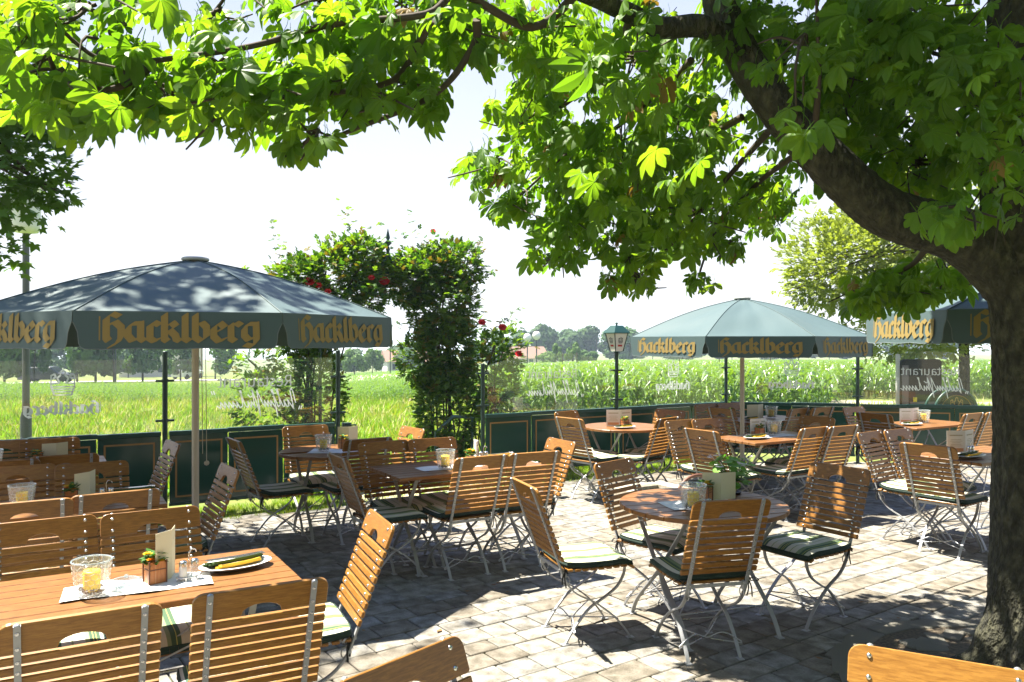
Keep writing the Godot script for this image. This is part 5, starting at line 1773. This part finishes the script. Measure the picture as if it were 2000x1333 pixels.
func leafy_tree(called: String, label: String, base: Vector3, trunk: Array, r0: float, blobs: Array, leaf: Mesh, twig_count: int, shell := 0.2):
	var t := thing(called, label, "tree", base)
	limb("trunk", trunk, r0, r0 * 0.45, t, 10)
	var local := []
	for b in blobs: local.append([b[0] - base, b[1], b[2]])
	for k in twig_count:
		var b = local[k % local.size()]
		var from: Vector3 = trunk[-1].lerp(trunk[-2], rng.randf() * 0.8)
		var tip: Vector3 = b[0] + Vector3(rng.randfn(), rng.randfn() * 0.6, rng.randfn()) * b[1] * 0.45
		limb("branch", [from, from.lerp(tip, 0.5) + Vector3(0, 0.15, 0), tip], r0 * 0.28, 0.006, t, 5, M.twig)
	many("crown", leaf, scatter(local, shell), t)

# far trees: a crown of clumps of leaf faces round a trunk, some shapes shared by many
func far_crown(w: float, h: float, clumps: int, m: Material, cone: bool) -> ArrayMesh:
	var b := MB.new()
	var lobes := []
	for k in 11:
		var y := rng.randf_range(0.25, 0.92)
		var rr := (1.0 - y) * 0.85 + 0.08 if cone else sqrt(maxf(0.02, 1.0 - pow((y - 0.52) / 0.5, 2.0))) * 0.72
		var a := rng.randf() * TAU
		lobes.append([Vector3(cos(a) * rr * w * 0.5, y * h, sin(a) * rr * w * 0.5), (0.14 if cone else 0.22) * w * rng.randf_range(0.7, 1.2)])
	for k in clumps:
		var l = lobes[k % lobes.size()]
		var d := Vector3(rng.randfn(), rng.randfn(), rng.randfn()).normalized()
		var o: Vector3 = l[0] + d * l[1] * rng.randf_range(0.6, 1.1) * Vector3(1, 0.9, 1)
		var s := w * rng.randf_range(0.03, 0.06)
		var x := d.cross(Vector3(rng.randfn(), rng.randfn(), rng.randfn())).normalized() * s
		var y2 := (d + Vector3(rng.randfn(), rng.randfn(), rng.randfn()) * 0.5).cross(x).normalized() * s
		b.quad(o - x, o - y2 * 0.8, o + x, o + y2)
	return b.mesh(m)

var far_shapes := {}
func far_tree(px: float, dist: float, tall: float, wide: float, kind: int, cone: bool, label: String, group: String):
	var key := [kind, cone, rng.randi() % 2]
	if not far_shapes.has(key): far_shapes[key] = far_crown(1.0, 1.0, 2600, M.far_leaf[kind], cone)
	var t := thing("field_tree", label, "tree", on_ground(px, dist), rng.randf() * TAU, group)
	var b := MB.new()
	b.tube([Vector3(0, -0.3, 0), Vector3(0, tall * 0.3, 0), Vector3(0.1, tall * 0.75, 0)], [tall * 0.022, tall * 0.016, tall * 0.006], 7)
	part("trunk", b.mesh(M.bark), t)
	var c := part("crown", far_shapes[key], t, Vector3(0, tall * 0.06, 0))
	c.scale = Vector3(wide, tall * 0.97, wide)

func house(px: float, dist: float, w: float, h: float, deep: float, roof_h: float, wall: Material, label: String):
	var t := thing("house", label, "house", on_ground(px, dist), 0.35, "far houses")
	var b := MB.new()
	b.box(Vector3(0, h / 2 - 0.5, 0), Vector3(w, h + 1.0, deep), 0.0)
	part("wall", b.mesh(wall), t)
	var r := MB.new()
	var e := 0.35
	var y := h
	var z := deep / 2 + e
	var x := w / 2 + e
	r.quad(Vector3(-x, y - 0.1, z), Vector3(x, y - 0.1, z), Vector3(x, y + roof_h, 0), Vector3(-x, y + roof_h, 0)); r.quad(Vector3(x, y - 0.1, -z), Vector3(-x, y - 0.1, -z), Vector3(-x, y + roof_h, 0), Vector3(x, y + roof_h, 0))
	r.tri(Vector3(-x, y - 0.1, -z), Vector3(-x, y - 0.1, z), Vector3(-x, y + roof_h, 0)); r.tri(Vector3(x, y - 0.1, z), Vector3(x, y - 0.1, -z), Vector3(x, y + roof_h, 0))
	part("roof", r.mesh(M.roof), t)
	var n := int(w / 2.4)
	for k in n:
		for f in (2 if h > 4.5 else 1):
			var q := MB.new()
			q.box(Vector3((k + 0.5 - n / 2.0) * w / n, 1.5 + f * 2.7, deep / 2 + 0.02), Vector3(0.9, 1.2, 0.06), 0.0)
			part("window", q.mesh(M.window), t)

func vehicle(px: float, dist: float, turn: float, van: bool, paint: Material, label: String):
	var t := thing("parked_car", label, "car", on_ground(px, dist) + Vector3(0, 0.08, 0), turn, "cars by the far road")
	var poly: PackedVector2Array
	if van: poly = PackedVector2Array([Vector2(-2.0, 0.3), Vector2(2.0, 0.3), Vector2(2.05, 0.9), Vector2(1.2, 1.05), Vector2(0.7, 1.72), Vector2(-1.85, 1.75), Vector2(-2.05, 1.0)])
	else: poly = PackedVector2Array([Vector2(-2.1, 0.3), Vector2(2.1, 0.3), Vector2(2.1, 0.75), Vector2(1.1, 0.92), Vector2(0.5, 1.38), Vector2(-1.0, 1.40), Vector2(-1.7, 0.98), Vector2(-2.1, 0.9)])
	var b := MB.new()
	b.plate(poly, 1.7, 0.09)
	part("body", b.mesh(paint), t)
	for s in [-1.0, 1.0]:
		var g := MB.new()
		g.plate(PackedVector2Array([Vector2(-1.5, 1.05), Vector2(0.9, 1.05), Vector2(0.5, 1.58), Vector2(-1.45, 1.58)]) if van else PackedVector2Array([Vector2(-1.3, 0.98), Vector2(0.8, 0.95), Vector2(0.4, 1.3), Vector2(-0.95, 1.31)]), 0.02, 0.0, Transform3D(Basis.IDENTITY, Vector3(0, 0, s * 0.855)))
		part("side_window", g.mesh(M.window), t)
		for x in [-1.3, 1.3]:
			var w := MB.new()
			w.lathe([Vector2(0.001, -0.1), Vector2(0.3, -0.1), Vector2(0.33, -0.06), Vector2(0.33, 0.06), Vector2(0.3, 0.1), Vector2(0.001, 0.1)], 16, Vector3(x, 0.32, s * 0.78), Basis(Vector3.RIGHT, PI / 2))
			part("wheel", w.mesh(M.tyre), t)
	var rw := MB.new()
	rw.box(Vector3(-1.98 if van else -1.42, 1.36 if van else 1.16, 0), Vector3(0.04, 0.42 if van else 0.3, 1.3), 0.0, Basis(Vector3.BACK, 0.0 if van else -1.0))
	part("rear_window", rw.mesh(M.window), t)
	var sw := MB.new()
	if van: sw.lathe([Vector2(0.001, 0.0), Vector2(0.33, 0.0), Vector2(0.33, 0.18), Vector2(0.001, 0.2)], 14, Vector3(-2.05, 0.9, 0), Basis(Vector3.BACK, PI / 2))
	else: sw.box(Vector3(-2.11, 0.7, 0), Vector3(0.03, 0.12, 1.4), 0.0)
	part("spare_wheel" if van else "rear_lights", sw.mesh(M.tyre if van else M.print_red), t)

func background():
	var far := "hazy trees beyond the field"
	far_tree(955, 190, 8.0, 9.0, 0, false, "hazy far tree just right of the rose bush", far)
	far_tree(1000, 205, 9.5, 10.5, 0, false, "hazy far tree behind the two globe lamps", far)
	far_tree(1045, 210, 11.0, 11.5, 0, false, "tallest hazy round tree in the far line", far)
	far_tree(1085, 230, 10.5, 13.0, 0, false, "hazy far tree left of the bright conical trees", far)
	far_tree(1120, 220, 10.0, 13.0, 0, false, "broad hazy tree behind the bright conical trees", far)
	far_tree(1165, 215, 10.0, 12.0, 0, false, "hazy far tree right of the bright conical trees", far)
	far_tree(1200, 205, 8.8, 10.5, 1, false, "hazy far tree behind the fence lantern", far)
	far_tree(1236, 200, 8.0, 9.5, 1, false, "hazy far tree right of the fence lantern", far)
	far_tree(1275, 230, 7.0, 11.0, 0, false, "low hazy trees left under the white parasol", far)
	far_tree(1340, 240, 6.8, 14.0, 0, false, "low dark trees under the middle of the white parasol", far)
	far_tree(1430, 240, 6.8, 14.0, 0, false, "low dark trees behind the pole of the white parasol", far)
	far_tree(1530, 240, 6.8, 14.0, 0, false, "low dark trees right of the white parasol's pole", far)
	far_tree(1620, 230, 7.0, 14.0, 0, false, "low dark trees left of the right hand parasol", far)
	far_tree(1720, 210, 8.0, 14.0, 0, false, "low dark trees behind the dark sign board", far)
	far_tree(1820, 200, 9.0, 14.0, 0, false, "low dark trees behind the chestnut trunk", far)
	far_tree(1088, 120, 4.0, 2.4, 2, true, "smaller bright green conical tree in the field edge", "bright conical trees")
	far_tree(1118, 115, 4.9, 3.0, 2, true, "larger bright green conical tree in the field edge", "bright conical trees")
	far_tree(1150, 125, 2.7, 3.2, 1, false, "round grey green bush right of the conical trees", far)
	far_tree(1060, 130, 2.8, 4.0, 2, false, "light green bush left of the conical trees", far)
	var young := "young roadside trees behind the big parasol"
	far_tree(8, 60, 4.4, 3.0, 1, false, "roadside tree at the left edge under the big parasol", young)
	far_tree(66, 62, 4.2, 2.2, 0, false, "dark narrow roadside tree beside the grey lamp pole", young)
	far_tree(150, 74, 5.0, 4.2, 1, false, "roadside tree above the crown on the glass", young)
	far_tree(186, 70, 5.4, 4.6, 1, false, "broad roadside tree right of the crown on the glass", young)
	far_tree(222, 72, 4.6, 3.2, 1, false, "roadside tree left of the thin lamp", young)
	far_tree(278, 76, 4.8, 3.0, 1, false, "young tree with round crown near the dark fence post", young)
	far_tree(352, 84, 4.6, 3.6, 1, false, "roadside tree above the white car", young)
	far_tree(420, 95, 4.8, 4.6, 1, false, "roadside tree right of the parasol pole", young)
	far_tree(250, 115, 5.0, 6.0, 0, false, "dark distant tree between the young trees", young)
	far_tree(120, 125, 5.0, 7.0, 0, false, "dark distant tree left behind the young trees", young)
	far_tree(30, 125, 5.0, 9.0, 0, false, "dark distant hedge tree at the left edge", young)
	for a in [[675, 150, 5.0, 7.0, 0, "far tree seen left inside the arch"], [692, 118, 4.0, 3.4, 2, "small green tree left inside the arch"], [727, 120, 4.0, 3.4, 2, "small green tree in the middle of the arch"], [755, 170, 6.0, 8.0, 0, "far tree behind the lamp inside the arch"], [785, 160, 4.6, 6.0, 1, "far tree right inside the arch"], [820, 170, 7.0, 9.0, 0, "far tree at the right leg of the arch"]]:
		far_tree(a[0], a[1], a[2], a[3], a[4], false, a[5], "far trees inside the arch")
	house(792, 165, 9.0, 2.6, 7.0, 2.2, M.house_white, "far white house with red roof seen through the arch")
	house(318, 130, 12.0, 6.5, 9.0, 2.0, M.house, "pale yellow house behind the young trees")
	house(1026, 175, 8.0, 2.4, 7.0, 2.4, M.house, "far house with brown roof beside the rose bush")
	vehicle(366, 96, 1.35, true, M.paint_white, "white off road car with spare wheel by the parasol pole")
	vehicle(93, 68, 0.15, false, M.paint_dark, "dark car on the road beside the grey lamp pole")
	vehicle(1082, 150, 0.2, false, M.paint_white, "pale car beyond the field under the conical trees")
	globe_lamp(on_ground(1030, 100), 4.3, "left one of the two globe lamps by the rose bush")
	globe_lamp(on_ground(1048, 96), 4.4, "right one of the two globe lamps by the rose bush")
	globe_lamp(on_ground(762, 110), 4.6, "globe lamp seen through the rose arch")
	globe_lamp(on_ground(225, 70), 3.6, "lamp between the young roadside trees")
	var stakes := [[1099, 62, "left of the lantern"], [1127, 60, "just left of the lantern post"], [1327, 58, "below the left panel of the pale parasol"], [1405, 62, "beside the corner fence post"], [1505, 60, "right of the pale parasol's pole"], [1560, 66, "between the parasol pole and the right fence post"]]
	for a in stakes:
		var b := MB.new()
		b.tube([Vector3(0, -0.2, 0), Vector3(0, 1.9, 0)], 0.035, 6)
		b.lathe([Vector2(0.05, 1.9), Vector2(0.05, 1.94), Vector2(0.001, 1.97)], 6)
		solo("field_stake", b.mesh(M.twig), "thin dark stake in the corn field, " + a[2], "stake", on_ground(a[0], a[1]), 0.0, "stakes in the corn")

# ---------------------------------------------------------------- the terrace
func terrace():
	chair_meshes()
	for tone in 3:
		for variant in 2: chair_protos.append(make_chair(tone, variant))
	var names := {
		1: "the front left table", 2: "the second left table", 3: "the third left table", 4: "the gate's round table",
		5: "the long middle table", 6: "the front round table", 7: "the lantern's round table", 8: "the white parasol's table",
		9: "the fence corner table", 10: "the far right table", 11: "the tree trunk's table", 12: "the nearest group"}
	var seats := [
		[1, 0.02, 4.23, 270, "left of the two on the far side of"], [1, 0.46, 4.20, 270, "right of the two on the far side of"],
		[1, 0.11, 2.70, 90, "left of the two seen from behind at"], [1, 0.65, 2.70, 90, "right of the two seen from behind at"], [1, 1.36, 3.48, 172, "sunlit one at the right end of"],
		[2, -0.08, 4.73, 90, "left of the two seen from behind at"], [2, 0.33, 4.78, 90, "right of the two seen from behind at"],
		[2, -0.14, 6.12, 270, "left of the two on the far side of"], [2, 0.29, 6.04, 270, "right of the two on the far side of"], [2, 1.06, 5.40, 184, "shaded one at the right end of"],
		[3, -0.24, 6.42, 90, "left of the two seen from behind at"], [3, 0.14, 6.53, 90, "right of the two seen from behind at"],
		[3, -0.28, 7.72, 270, "left of the two on the far side of"], [3, 0.06, 7.70, 270, "right of the two on the far side of"], [3, 0.92, 6.95, 186, "shaded one at the right end of"],
		[4, 1.36, 6.86, 4, "shaded one on the left of"], [4, 2.18, 7.62, 268, "one on the far side of"], [4, 2.34, 6.34, 92, "one seen from behind at"], [4, 3.02, 6.95, 186, "bright one on the gate side of"],
		[5, 1.80, 5.50, 2, "one at the left end of"], [5, 2.70, 4.96, 92, "left of the two seen from behind at"], [5, 3.13, 4.94, 88, "right of the two seen from behind at"],
		[5, 2.40, 6.12, 270, "left of the two on the far side of"], [5, 2.82, 6.10, 268, "right of the two on the far side of"], [5, 3.70, 5.45, 176, "bright sunlit one at the right end of"],
		[6, 2.38, 3.92, 350, "one on the left of"], [6, 3.06, 2.94, 74, "one seen from behind at"], [6, 3.36, 4.34, 284, "one on the far side of"], [6, 4.50, 3.42, 186, "shaded one on the right of"],
		[7, 4.80, 6.98, 10, "left one seen from behind at"], [7, 5.22, 7.66, 290, "one on the fence side of"], [7, 5.72, 6.44, 106, "right one seen from behind at"], [7, 6.42, 7.20, 192, "one on the right of"],
		[8, 5.20, 5.44, 4, "one at the left end of"], [8, 5.66, 6.22, 272, "left of the two on the far side of"], [8, 6.02, 6.18, 268, "right of the two on the far side of"],
		[8, 6.28, 5.02, 94, "left of the two seen from behind at"], [8, 6.66, 4.98, 90, "right of the two seen from behind at"], [8, 7.20, 5.74, 184, "bright one at the right end of"],
		[9, 7.40, 7.62, 272, "left of the two by the fence at"], [9, 7.80, 7.60, 268, "right of the two by the fence at"], [9, 7.10, 7.06, 6, "one at the left end of"],
		[9, 7.90, 6.55, 96, "left one in shade seen from behind at"], [9, 8.26, 6.50, 90, "right one in shade seen from behind at"],
		[10, 8.62, 6.36, 274, "one on the fence side of"], [10, 8.06, 5.66, 4, "one at the left end of"], [10, 9.06, 5.10, 94, "left of the two on the near side of"], [10, 9.46, 5.08, 90, "right of the two on the near side of"],
		[11, 5.98, 3.76, 6, "one seen from behind at"], [11, 6.42, 4.56, 276, "left of the two on the far side of"], [11, 6.82, 4.56, 272, "right of the two on the far side of"],
		[12, 0.79, 1.92, 290, "low cut off one at the bottom middle, of"], [12, 2.0, 1.21, 211, "cut off one at the bottom right, of"]]
	for i in seats.size():
		var s = seats[i]
		chair(s[1], s[2], s[3], (i * 5 + i / 3) % 3, "folding chair, %s %s" % [s[4], names[s[0]]], "folding chairs with striped cushions")
	for p in chair_protos: p.free()
	rect_table(0.30, 3.55, 1.25, 0.62, "front left plank table set with candle, flowers and napkins")
	rect_table(0.03, 5.51, 1.25, 0.62, "second plank table on the left, in shade")
	rect_table(-0.17, 7.35, 1.25, 0.62, "left plank table nearest to the fence")
	round_table(2.21, 6.98, 0.86, A, "small round plank table by the gate, in shade")
	rect_table(2.82, 5.63, 1.24, 0.64, "long plank table in the middle of the terrace")
	round_table(3.45, 3.58, 1.0, A - 0.22, "front round plank table with four chairs")
	round_table(5.76, 7.26, 0.92, A, "far round plank table below the lantern")
	rect_table(6.45, 5.70, 1.12, 0.60, "long plank table in front of the white parasol's pole")
	rect_table(7.85, 7.06, 1.12, 0.60, "far plank table in the corner of the fence")
	rect_table(9.02, 5.70, 1.14, 0.60, "far right plank table by the green fence")
	rect_table(7.05, 3.90, 1.14, 0.62, "plank table half hidden by the tree trunk")

	var T := TOP
	# front left table
	runner(at(0.335, 3.50, T), A - 0.10, 0.54, 0.21, "white wavy table runner on the front left table")
	candle_glass(at(0.165, 3.46, T + 0.003), 0.95, "wire covered candle glass on the front left table")
	ashtray(at(0.285, 3.49, T + 0.003), "clear glass ashtray on the front left table")
	flower_box(at(0.395, 3.525, T + 0.003), A + 0.25, "wooden box of yellow flowers on the front left table")
	menu_card(at(0.46, 3.545, T + 0.003), A + 0.98, 0.085, 0.20, false, "tall cream menu card on the front left table")
	cruet(at(0.52, 3.495, T + 0.003), A + 0.3, "salt and pepper stand with hook on the front left table")
	napkin_plate(at(0.72, 3.57, T), A + 0.12, 1.0, "oval plate of green and yellow napkins on the front left table")
	# second
	runner(at(0.10, 5.47, T), A - 0.05, 0.55, 0.2, "white runner on the second left table", 0.6)
	candle_glass(at(-0.10, 5.47, T + 0.003), 0.95, "candle glass on the second left table")
	ashtray(at(0.06, 5.47, T + 0.003), "glass ashtray on the second left table")
	flower_box(at(0.15, 5.44, T + 0.003), A, "wooden flower box on the second left table")
	menu_card(at(0.25, 5.50, T + 0.003), A + 0.9, 0.10, 0.18, false, "menu card on the second left table")
	cruet(at(0.34, 5.47, T + 0.003), A, "salt and pepper stand on the second left table")
	napkin_plate(at(0.50, 5.60, T), A, 1.0, "oval plate of green napkins on the second left table")
	# third
	candle_glass(at(-0.33, 7.30, T), 1.0, "candle glass on the left table by the fence")
	flower_box(at(-0.03, 7.32, T), A, "flower box on the left table by the fence")
	menu_card(at(0.10, 7.38, T), A + 0.3, 0.10, 0.16, false, "menu card on the left table by the fence")
	ashtray(at(-0.10, 7.20, T), "glass ashtray on the left table by the fence")
	# gate round table
	runner(at(2.24, 6.92, T), A - 0.5, 0.42, 0.3, "pale napkin cloth on the small round table by the gate", 0.3)
	candle_glass(at(2.15, 6.94, T + 0.003), 1.0, "candle glass on the small round table by the gate")
	flower_box(at(2.36, 7.02, T + 0.003), A, "flower box on the small round table by the gate")
	menu_card(at(2.43, 7.08, T + 0.003), A, 0.10, 0.19, false, "menu card on the small round table by the gate")
	# middle table
	runner(at(2.72, 5.58, T), A, 0.5, 0.2, "white runner on the long middle table", 0.5)
	candle_glass(at(2.66, 5.52, T + 0.003), 1.0, "candle glass on the long middle table")
	ashtray(at(2.82, 5.55, T + 0.003), "glass ashtray on the long middle table")
	flower_box(at(2.92, 5.60, T + 0.003), A, "round wooden pot of yellow flowers on the long middle table", true)
	menu_card(at(3.02, 5.66, T + 0.003), A + 1.2, 0.09, 0.18, true, "white menu card on the long middle table")
	napkin_plate(at(3.25, 5.74, T), A, 1.0, "oval plate with pale napkins on the long middle table", false)
	cruet(at(3.10, 5.72, T), A, "salt and pepper stand on the long middle table")
	# front round table
	runner(at(3.40, 3.54, T), A - 0.3, 0.46, 0.24, "white paper runner on the front round table", 0.4)
	candle_glass(at(3.25, 3.45, T + 0.003), 1.02, "frosted candle glass on the front round table")
	flower_box(at(3.49, 3.60, T + 0.003), A + 0.4, "wooden flower box on the front round table")
	menu_card(at(3.60, 3.58, T + 0.003), A - 0.45, 0.11, 0.165, false, "pale green menu card on the front round table")
	ashtray(at(3.37, 3.50, T + 0.003), "glass ashtray on the front round table")
	geranium(at(3.82, 3.71, T), 0.98, "potted geranium on the far edge of the front round table", true)
	# far round
	menu_card(at(5.72, 7.26, T), A - 0.3, 0.16, 0.19, true, "wide white menu card on the far round table")
	flower_box(at(5.70, 7.16, T), A, "flower box on the far round table")
	napkin_plate(at(5.64, 7.08, T), A, 0.9, "oval plate on the far round table")
	# long table by the parasol
	runner(at(6.52, 5.72, T), A, 0.5, 0.2, "white runner on the table under the white parasol", 0.4)
	candle_glass(at(6.55, 5.76, T + 0.003), 1.05, "sunlit candle glass on the table under the white parasol")
	flower_box(at(6.36, 5.78, T + 0.003), A, "flower box on the table under the white parasol")
	menu_card(at(6.44, 5.84, T + 0.003), A, 0.12, 0.17, true, "menu card on the table under the white parasol")
	napkin_plate(at(6.16, 5.64, T), A, 1.0, "oval plate of napkins on the table under the white parasol")
	# fence corner
	candle_glass(at(7.98, 7.06, T), 1.05, "candle glass on the far corner table")
	menu_card(at(7.76, 7.08, T), A, 0.15, 0.18, false, "wide menu card on the far corner table")
	napkin_plate(at(7.58, 7.02, T), A, 0.9, "oval plate on the far corner table")
	# far right
	candle_glass(at(9.10, 5.74, T), 1.05, "candle glass on the far right table")
	menu_card(at(8.92, 5.76, T), A - 0.15, 0.16, 0.18, true, "wide white menu card on the far right table")
	napkin_plate(at(8.72, 5.64, T), A, 1.0, "oval plate on the far right table")
	# behind the trunk
	menu_card(at(6.92, 3.98, T), A - 0.15, 0.17, 0.20, true, "large white menu card beside the tree trunk")
	napkin_plate(at(6.70, 3.82, T), A, 1.1, "oval plate beside the tree trunk")
	cruet(at(6.86, 3.90, T), A, "salt and pepper stand beside the tree trunk")

func trough():
	var t := thing("stone_trough", "low stone water trough with wooden hoop behind the front round table", "trough", at(4.84, 5.42), A + PI / 2)
	var b := MB.new()
	for q in [[Vector3(0, 0.19, 0.24), Vector3(0.95, 0.38, 0.09)], [Vector3(0, 0.19, -0.24), Vector3(0.95, 0.38, 0.09)], [Vector3(0.43, 0.188, 0), Vector3(0.09, 0.376, 0.39)], [Vector3(-0.43, 0.188, 0), Vector3(0.09, 0.376, 0.39)]]:
		b.box(q[0], q[1], 0.018)
	b.box(Vector3(0, 0.03, 0), Vector3(0.8, 0.06, 0.4), 0.0)
	part("basin", b.mesh(M.stone), t)
	var w := MB.new()
	w.quad(Vector3(-0.39, 0.33, 0.2), Vector3(0.39, 0.33, 0.2), Vector3(0.39, 0.33, -0.2), Vector3(-0.39, 0.33, -0.2))
	part("water", w.mesh(M.water), t)
	var h := MB.new()
	var arc := []
	for k in 17: arc.append(Vector3(-0.33, 0.37 + 0.2 * sin(PI * k / 16), -0.24 * cos(PI * k / 16)))
	h.tube(arc, 0.015, 8)
	part("hoop_handle", h.mesh(M.hoop), t)
	geranium(at(4.62, 7.55, 0.0), 1.9, "white geranium growing at the paving edge behind the terrace", false)

# the house the terrace belongs to, behind the camera
func restaurant():
	var t := thing("restaurant_house", "two storey restaurant house behind the terrace", "house", Vector3(1.0, 0, 6.5), 0.12)
	var b := MB.new()
	b.box(Vector3(0, 3.2, 3.0), Vector3(20, 6.6, 6.0), 0.0)
	part("wall", b.mesh(M.plaster), t)
	var r := MB.new()
	r.quad(Vector3(-10.8, 6.3, -1.0), Vector3(-10.8, 10.0, 3.0), Vector3(10.8, 10.0, 3.0), Vector3(10.8, 6.3, -1.0)); r.quad(Vector3(10.8, 6.3, 7.0), Vector3(10.8, 10.0, 3.0), Vector3(-10.8, 10.0, 3.0), Vector3(-10.8, 6.3, 7.0))
	part("roof", r.mesh(M.roof), t)
	for f in 2:
		for k in 7:
			var w := MB.new()
			w.box(Vector3(-8.4 + k * 2.8, 1.6 + f * 2.9, -0.02), Vector3(1.1, 1.5, 0.08), 0.0)
			part("window", w.mesh(M.window), t)

func boundary():
	var V := 8.47
	var us := [-2.45, -0.705, 1.04, 2.785]
	var side := ["bay at the far left", "left bay with the crown emblem on its glass", "left bay next to the gate"]
	var prints := ["", "emblem", "name"]
	for k in 3: fence_bay(at(us[k], V), at(us[k + 1], V), 3, false, prints[k], "dark green fence %s" % side[k], false)
	for k in 4: fence_post(at(us[k], V), "fence post %s" % ["out at the far left", "at the left edge of the picture", "in front of the meadow, left of the parasol pole", "at the left side of the gate"][k], 1.62, A)
	var lock := MB.new()
	lock.box(Vector3(0.05, 0.80, 0), Vector3(0.10, 0.05, 0.05), 0.006)
	lock.tube([Vector3(0.04, 0.80, 0.04), Vector3(0.14, 0.80, 0.05), Vector3(0.15, 0.74, 0.05), Vector3(0.10, 0.70, 0.05)], 0.010, 6)
	solo("gate_latch", lock.mesh(M.post), "dark metal latch on the left gate post", "latch", at(2.83, V), A)
	var ur := [4.58, 6.61, 8.62]
	fence_bay(at(ur[0], V), at(ur[1], V), 3, false, "name", "dark green fence bay between the gate and the lantern")
	fence_bay(at(ur[1], V), at(ur[2], V), 3, false, "emblem", "dark green fence bay between the lantern and the corner")
	fence_post(at(ur[0], V), "fence post at the right side of the gate", 1.45, A)
	fence_post(at(ur[2], V), "fence post in the corner of the terrace", 1.62, A)
	lantern(at(ur[1], V))
	var p0 := at(ur[2], V)
	var p1 := Vector3(4.86, 0, -11.22)
	var p2 := Vector3(6.72, 0, -10.86)
	var p3 := Vector3(8.6, 0, -10.5)
	fence_bay(p0 + (p1 - p0).normalized() * 0.03, p1, 2, true, "emblem", "sunlit green fence bay right of the corner")
	fence_bay(p1, p2, 3, true, "name", "sunlit green fence bay in front of the dark sign board")
	fence_bay(p2, p3, 3, true, "", "sunlit green fence bay behind the tree trunk")
	fence_post(p1, "tall fence post right of the white parasol", 1.62, 0.2)
	fence_post(p2, "fence post beside the tree trunk", 1.62, 0.2)

func _ready():
	rng.seed = 20240621
	# camera: level, 28 mm lens, eye height
	var cam := Camera3D.new()
	cam.name = "camera"
	cam.position = eye
	cam.fov = rad_to_deg(2.0 * atan(666.5 / 1560.0))
	cam.far = 1500.0
	cam.near = 0.05
	add_child(cam)
	cam.current = true
	# sky and sun
	var env := Environment.new()
	var sm := ProceduralSkyMaterial.new()
	sm.sky_top_color = Color(0.32, 0.51, 0.85)
	sm.sky_horizon_color = Color(0.99, 1.0, 1.0)
	sm.sky_curve = 0.45
	sm.sky_energy_multiplier = 0.6
	sm.ground_bottom_color = Color(0.35, 0.38, 0.30)
	sm.ground_horizon_color = Color(0.85, 0.88, 0.88)
	var sky := Sky.new()
	sky.sky_material = sm
	env.background_mode = Environment.BG_SKY
	env.sky = sky
	env.tonemap_mode = Environment.TONE_MAPPER_LINEAR
	env.tonemap_exposure = 4.3
	env.sdfgi_enabled = true
	env.ssao_enabled = true
	env.ssil_enabled = true
	env.fog_enabled = true
	env.fog_density = 0.0006
	env.fog_light_color = Color(0.80, 0.88, 0.96)
	var we := WorldEnvironment.new()
	we.name = "environment"
	we.environment = env
	add_child(we)
	var sun := DirectionalLight3D.new()
	sun.name = "sun"
	sun.light_color = Color(1.0, 0.97, 0.915)
	sun.light_energy = 1.6
	sun.light_angular_distance = 0.5
	sun.shadow_enabled = true
	add_child(sun)
	sun.look_at_from_position(Vector3(-0.44, 1.0, -0.16) * 20.0, Vector3.ZERO, Vector3.RIGHT)
	make_materials()
	make_ground()
	paving()
	fields()
	background()
	boundary()
	rose_arch()
	chestnut()
	var ml := view(-300, 668, 7.0)
	ml.y = 0
	leafy_tree("maple_tree", "maple with small dark leaves at the left edge before the lamp", ml, [Vector3(0, -0.1, 0), Vector3(0.05, 1.6, 0), Vector3(0.1, 2.8, 0), Vector3(0.3, 4.4, 0.1)], 0.16, [[view(35, 330, 6.8), Vector3(0.42, 0.48, 0.5), 420], [view(90, 375, 6.8), Vector3(0.24, 0.10, 0.3), 70], [view(20, 240, 6.8), Vector3(0.4, 0.4, 0.5), 240], [view(10, 490, 6.8), Vector3(0.12, 0.25, 0.3), 50], [view(0, 100, 6.8), Vector3(0.5, 0.5, 0.6), 240], [view(-200, 200, 7.0), Vector3(1.4, 1.5, 1.4), 1500], [view(-160, -100, 6.8), Vector3(1.5, 1.0, 1.5), 1200], [Vector3(-5.3, 8.0, -6.95), Vector3(1.35, 0.9, 1.5), 2600]], star_leaf(0.085, M.maple), 26)
	var pt := view(1882, 668, 14.5)
	pt.y = drop(pt)
	leafy_tree("pale_tree", "pale sunlit tree with fine leaves beyond the right fence", pt, [Vector3(0, -0.1, 0), Vector3(0.02, 1.2, 0), Vector3(0.0, 2.6, 0), Vector3(0.1, 4.6, 0)], 0.12, [[view(1640, 520, 14.2), Vector3(0.95, 0.85, 1.0), 1800], [view(1740, 480, 14.4), Vector3(1.3, 1.0, 1.3), 2200], [view(1850, 560, 14.5), Vector3(1.2, 1.0, 1.3), 1800], [view(1780, 660, 14.0), Vector3(1.1, 0.45, 0.9), 840], [view(1900, 400, 14.5), Vector3(1.8, 1.5, 1.6), 2400], [view(1600, 560, 14.0), Vector3(0.5, 0.4, 0.6), 320]], sprig(0.16, M.pale_leaf), 40)
	if true:
		sign_board(view(1798, 668, 13.2) * Vector3(1, 0, 1), 0.12)
		arched_sign(view(1868, 668, 12.2) * Vector3(1, 0, 1), 0.15)
	street_lamp(view(50, 668, 11.6) * Vector3(1, 0, 1))
	parasol(-2.40, 6.05, 1.5, -94, 1.89, 2.32, "big green parasol on the left with gold lettering", true)
	parasol(2.74, 9.5, 1.42, -166, 1.765, 2.21, "sunlit parasol with pale top in the middle distance", false)
	parasol(4.20, 5.75, 1.5, -202, 1.92, 2.35, "green parasol at the right behind the tree trunk", false)
	restaurant()
	trough()
	terrace()
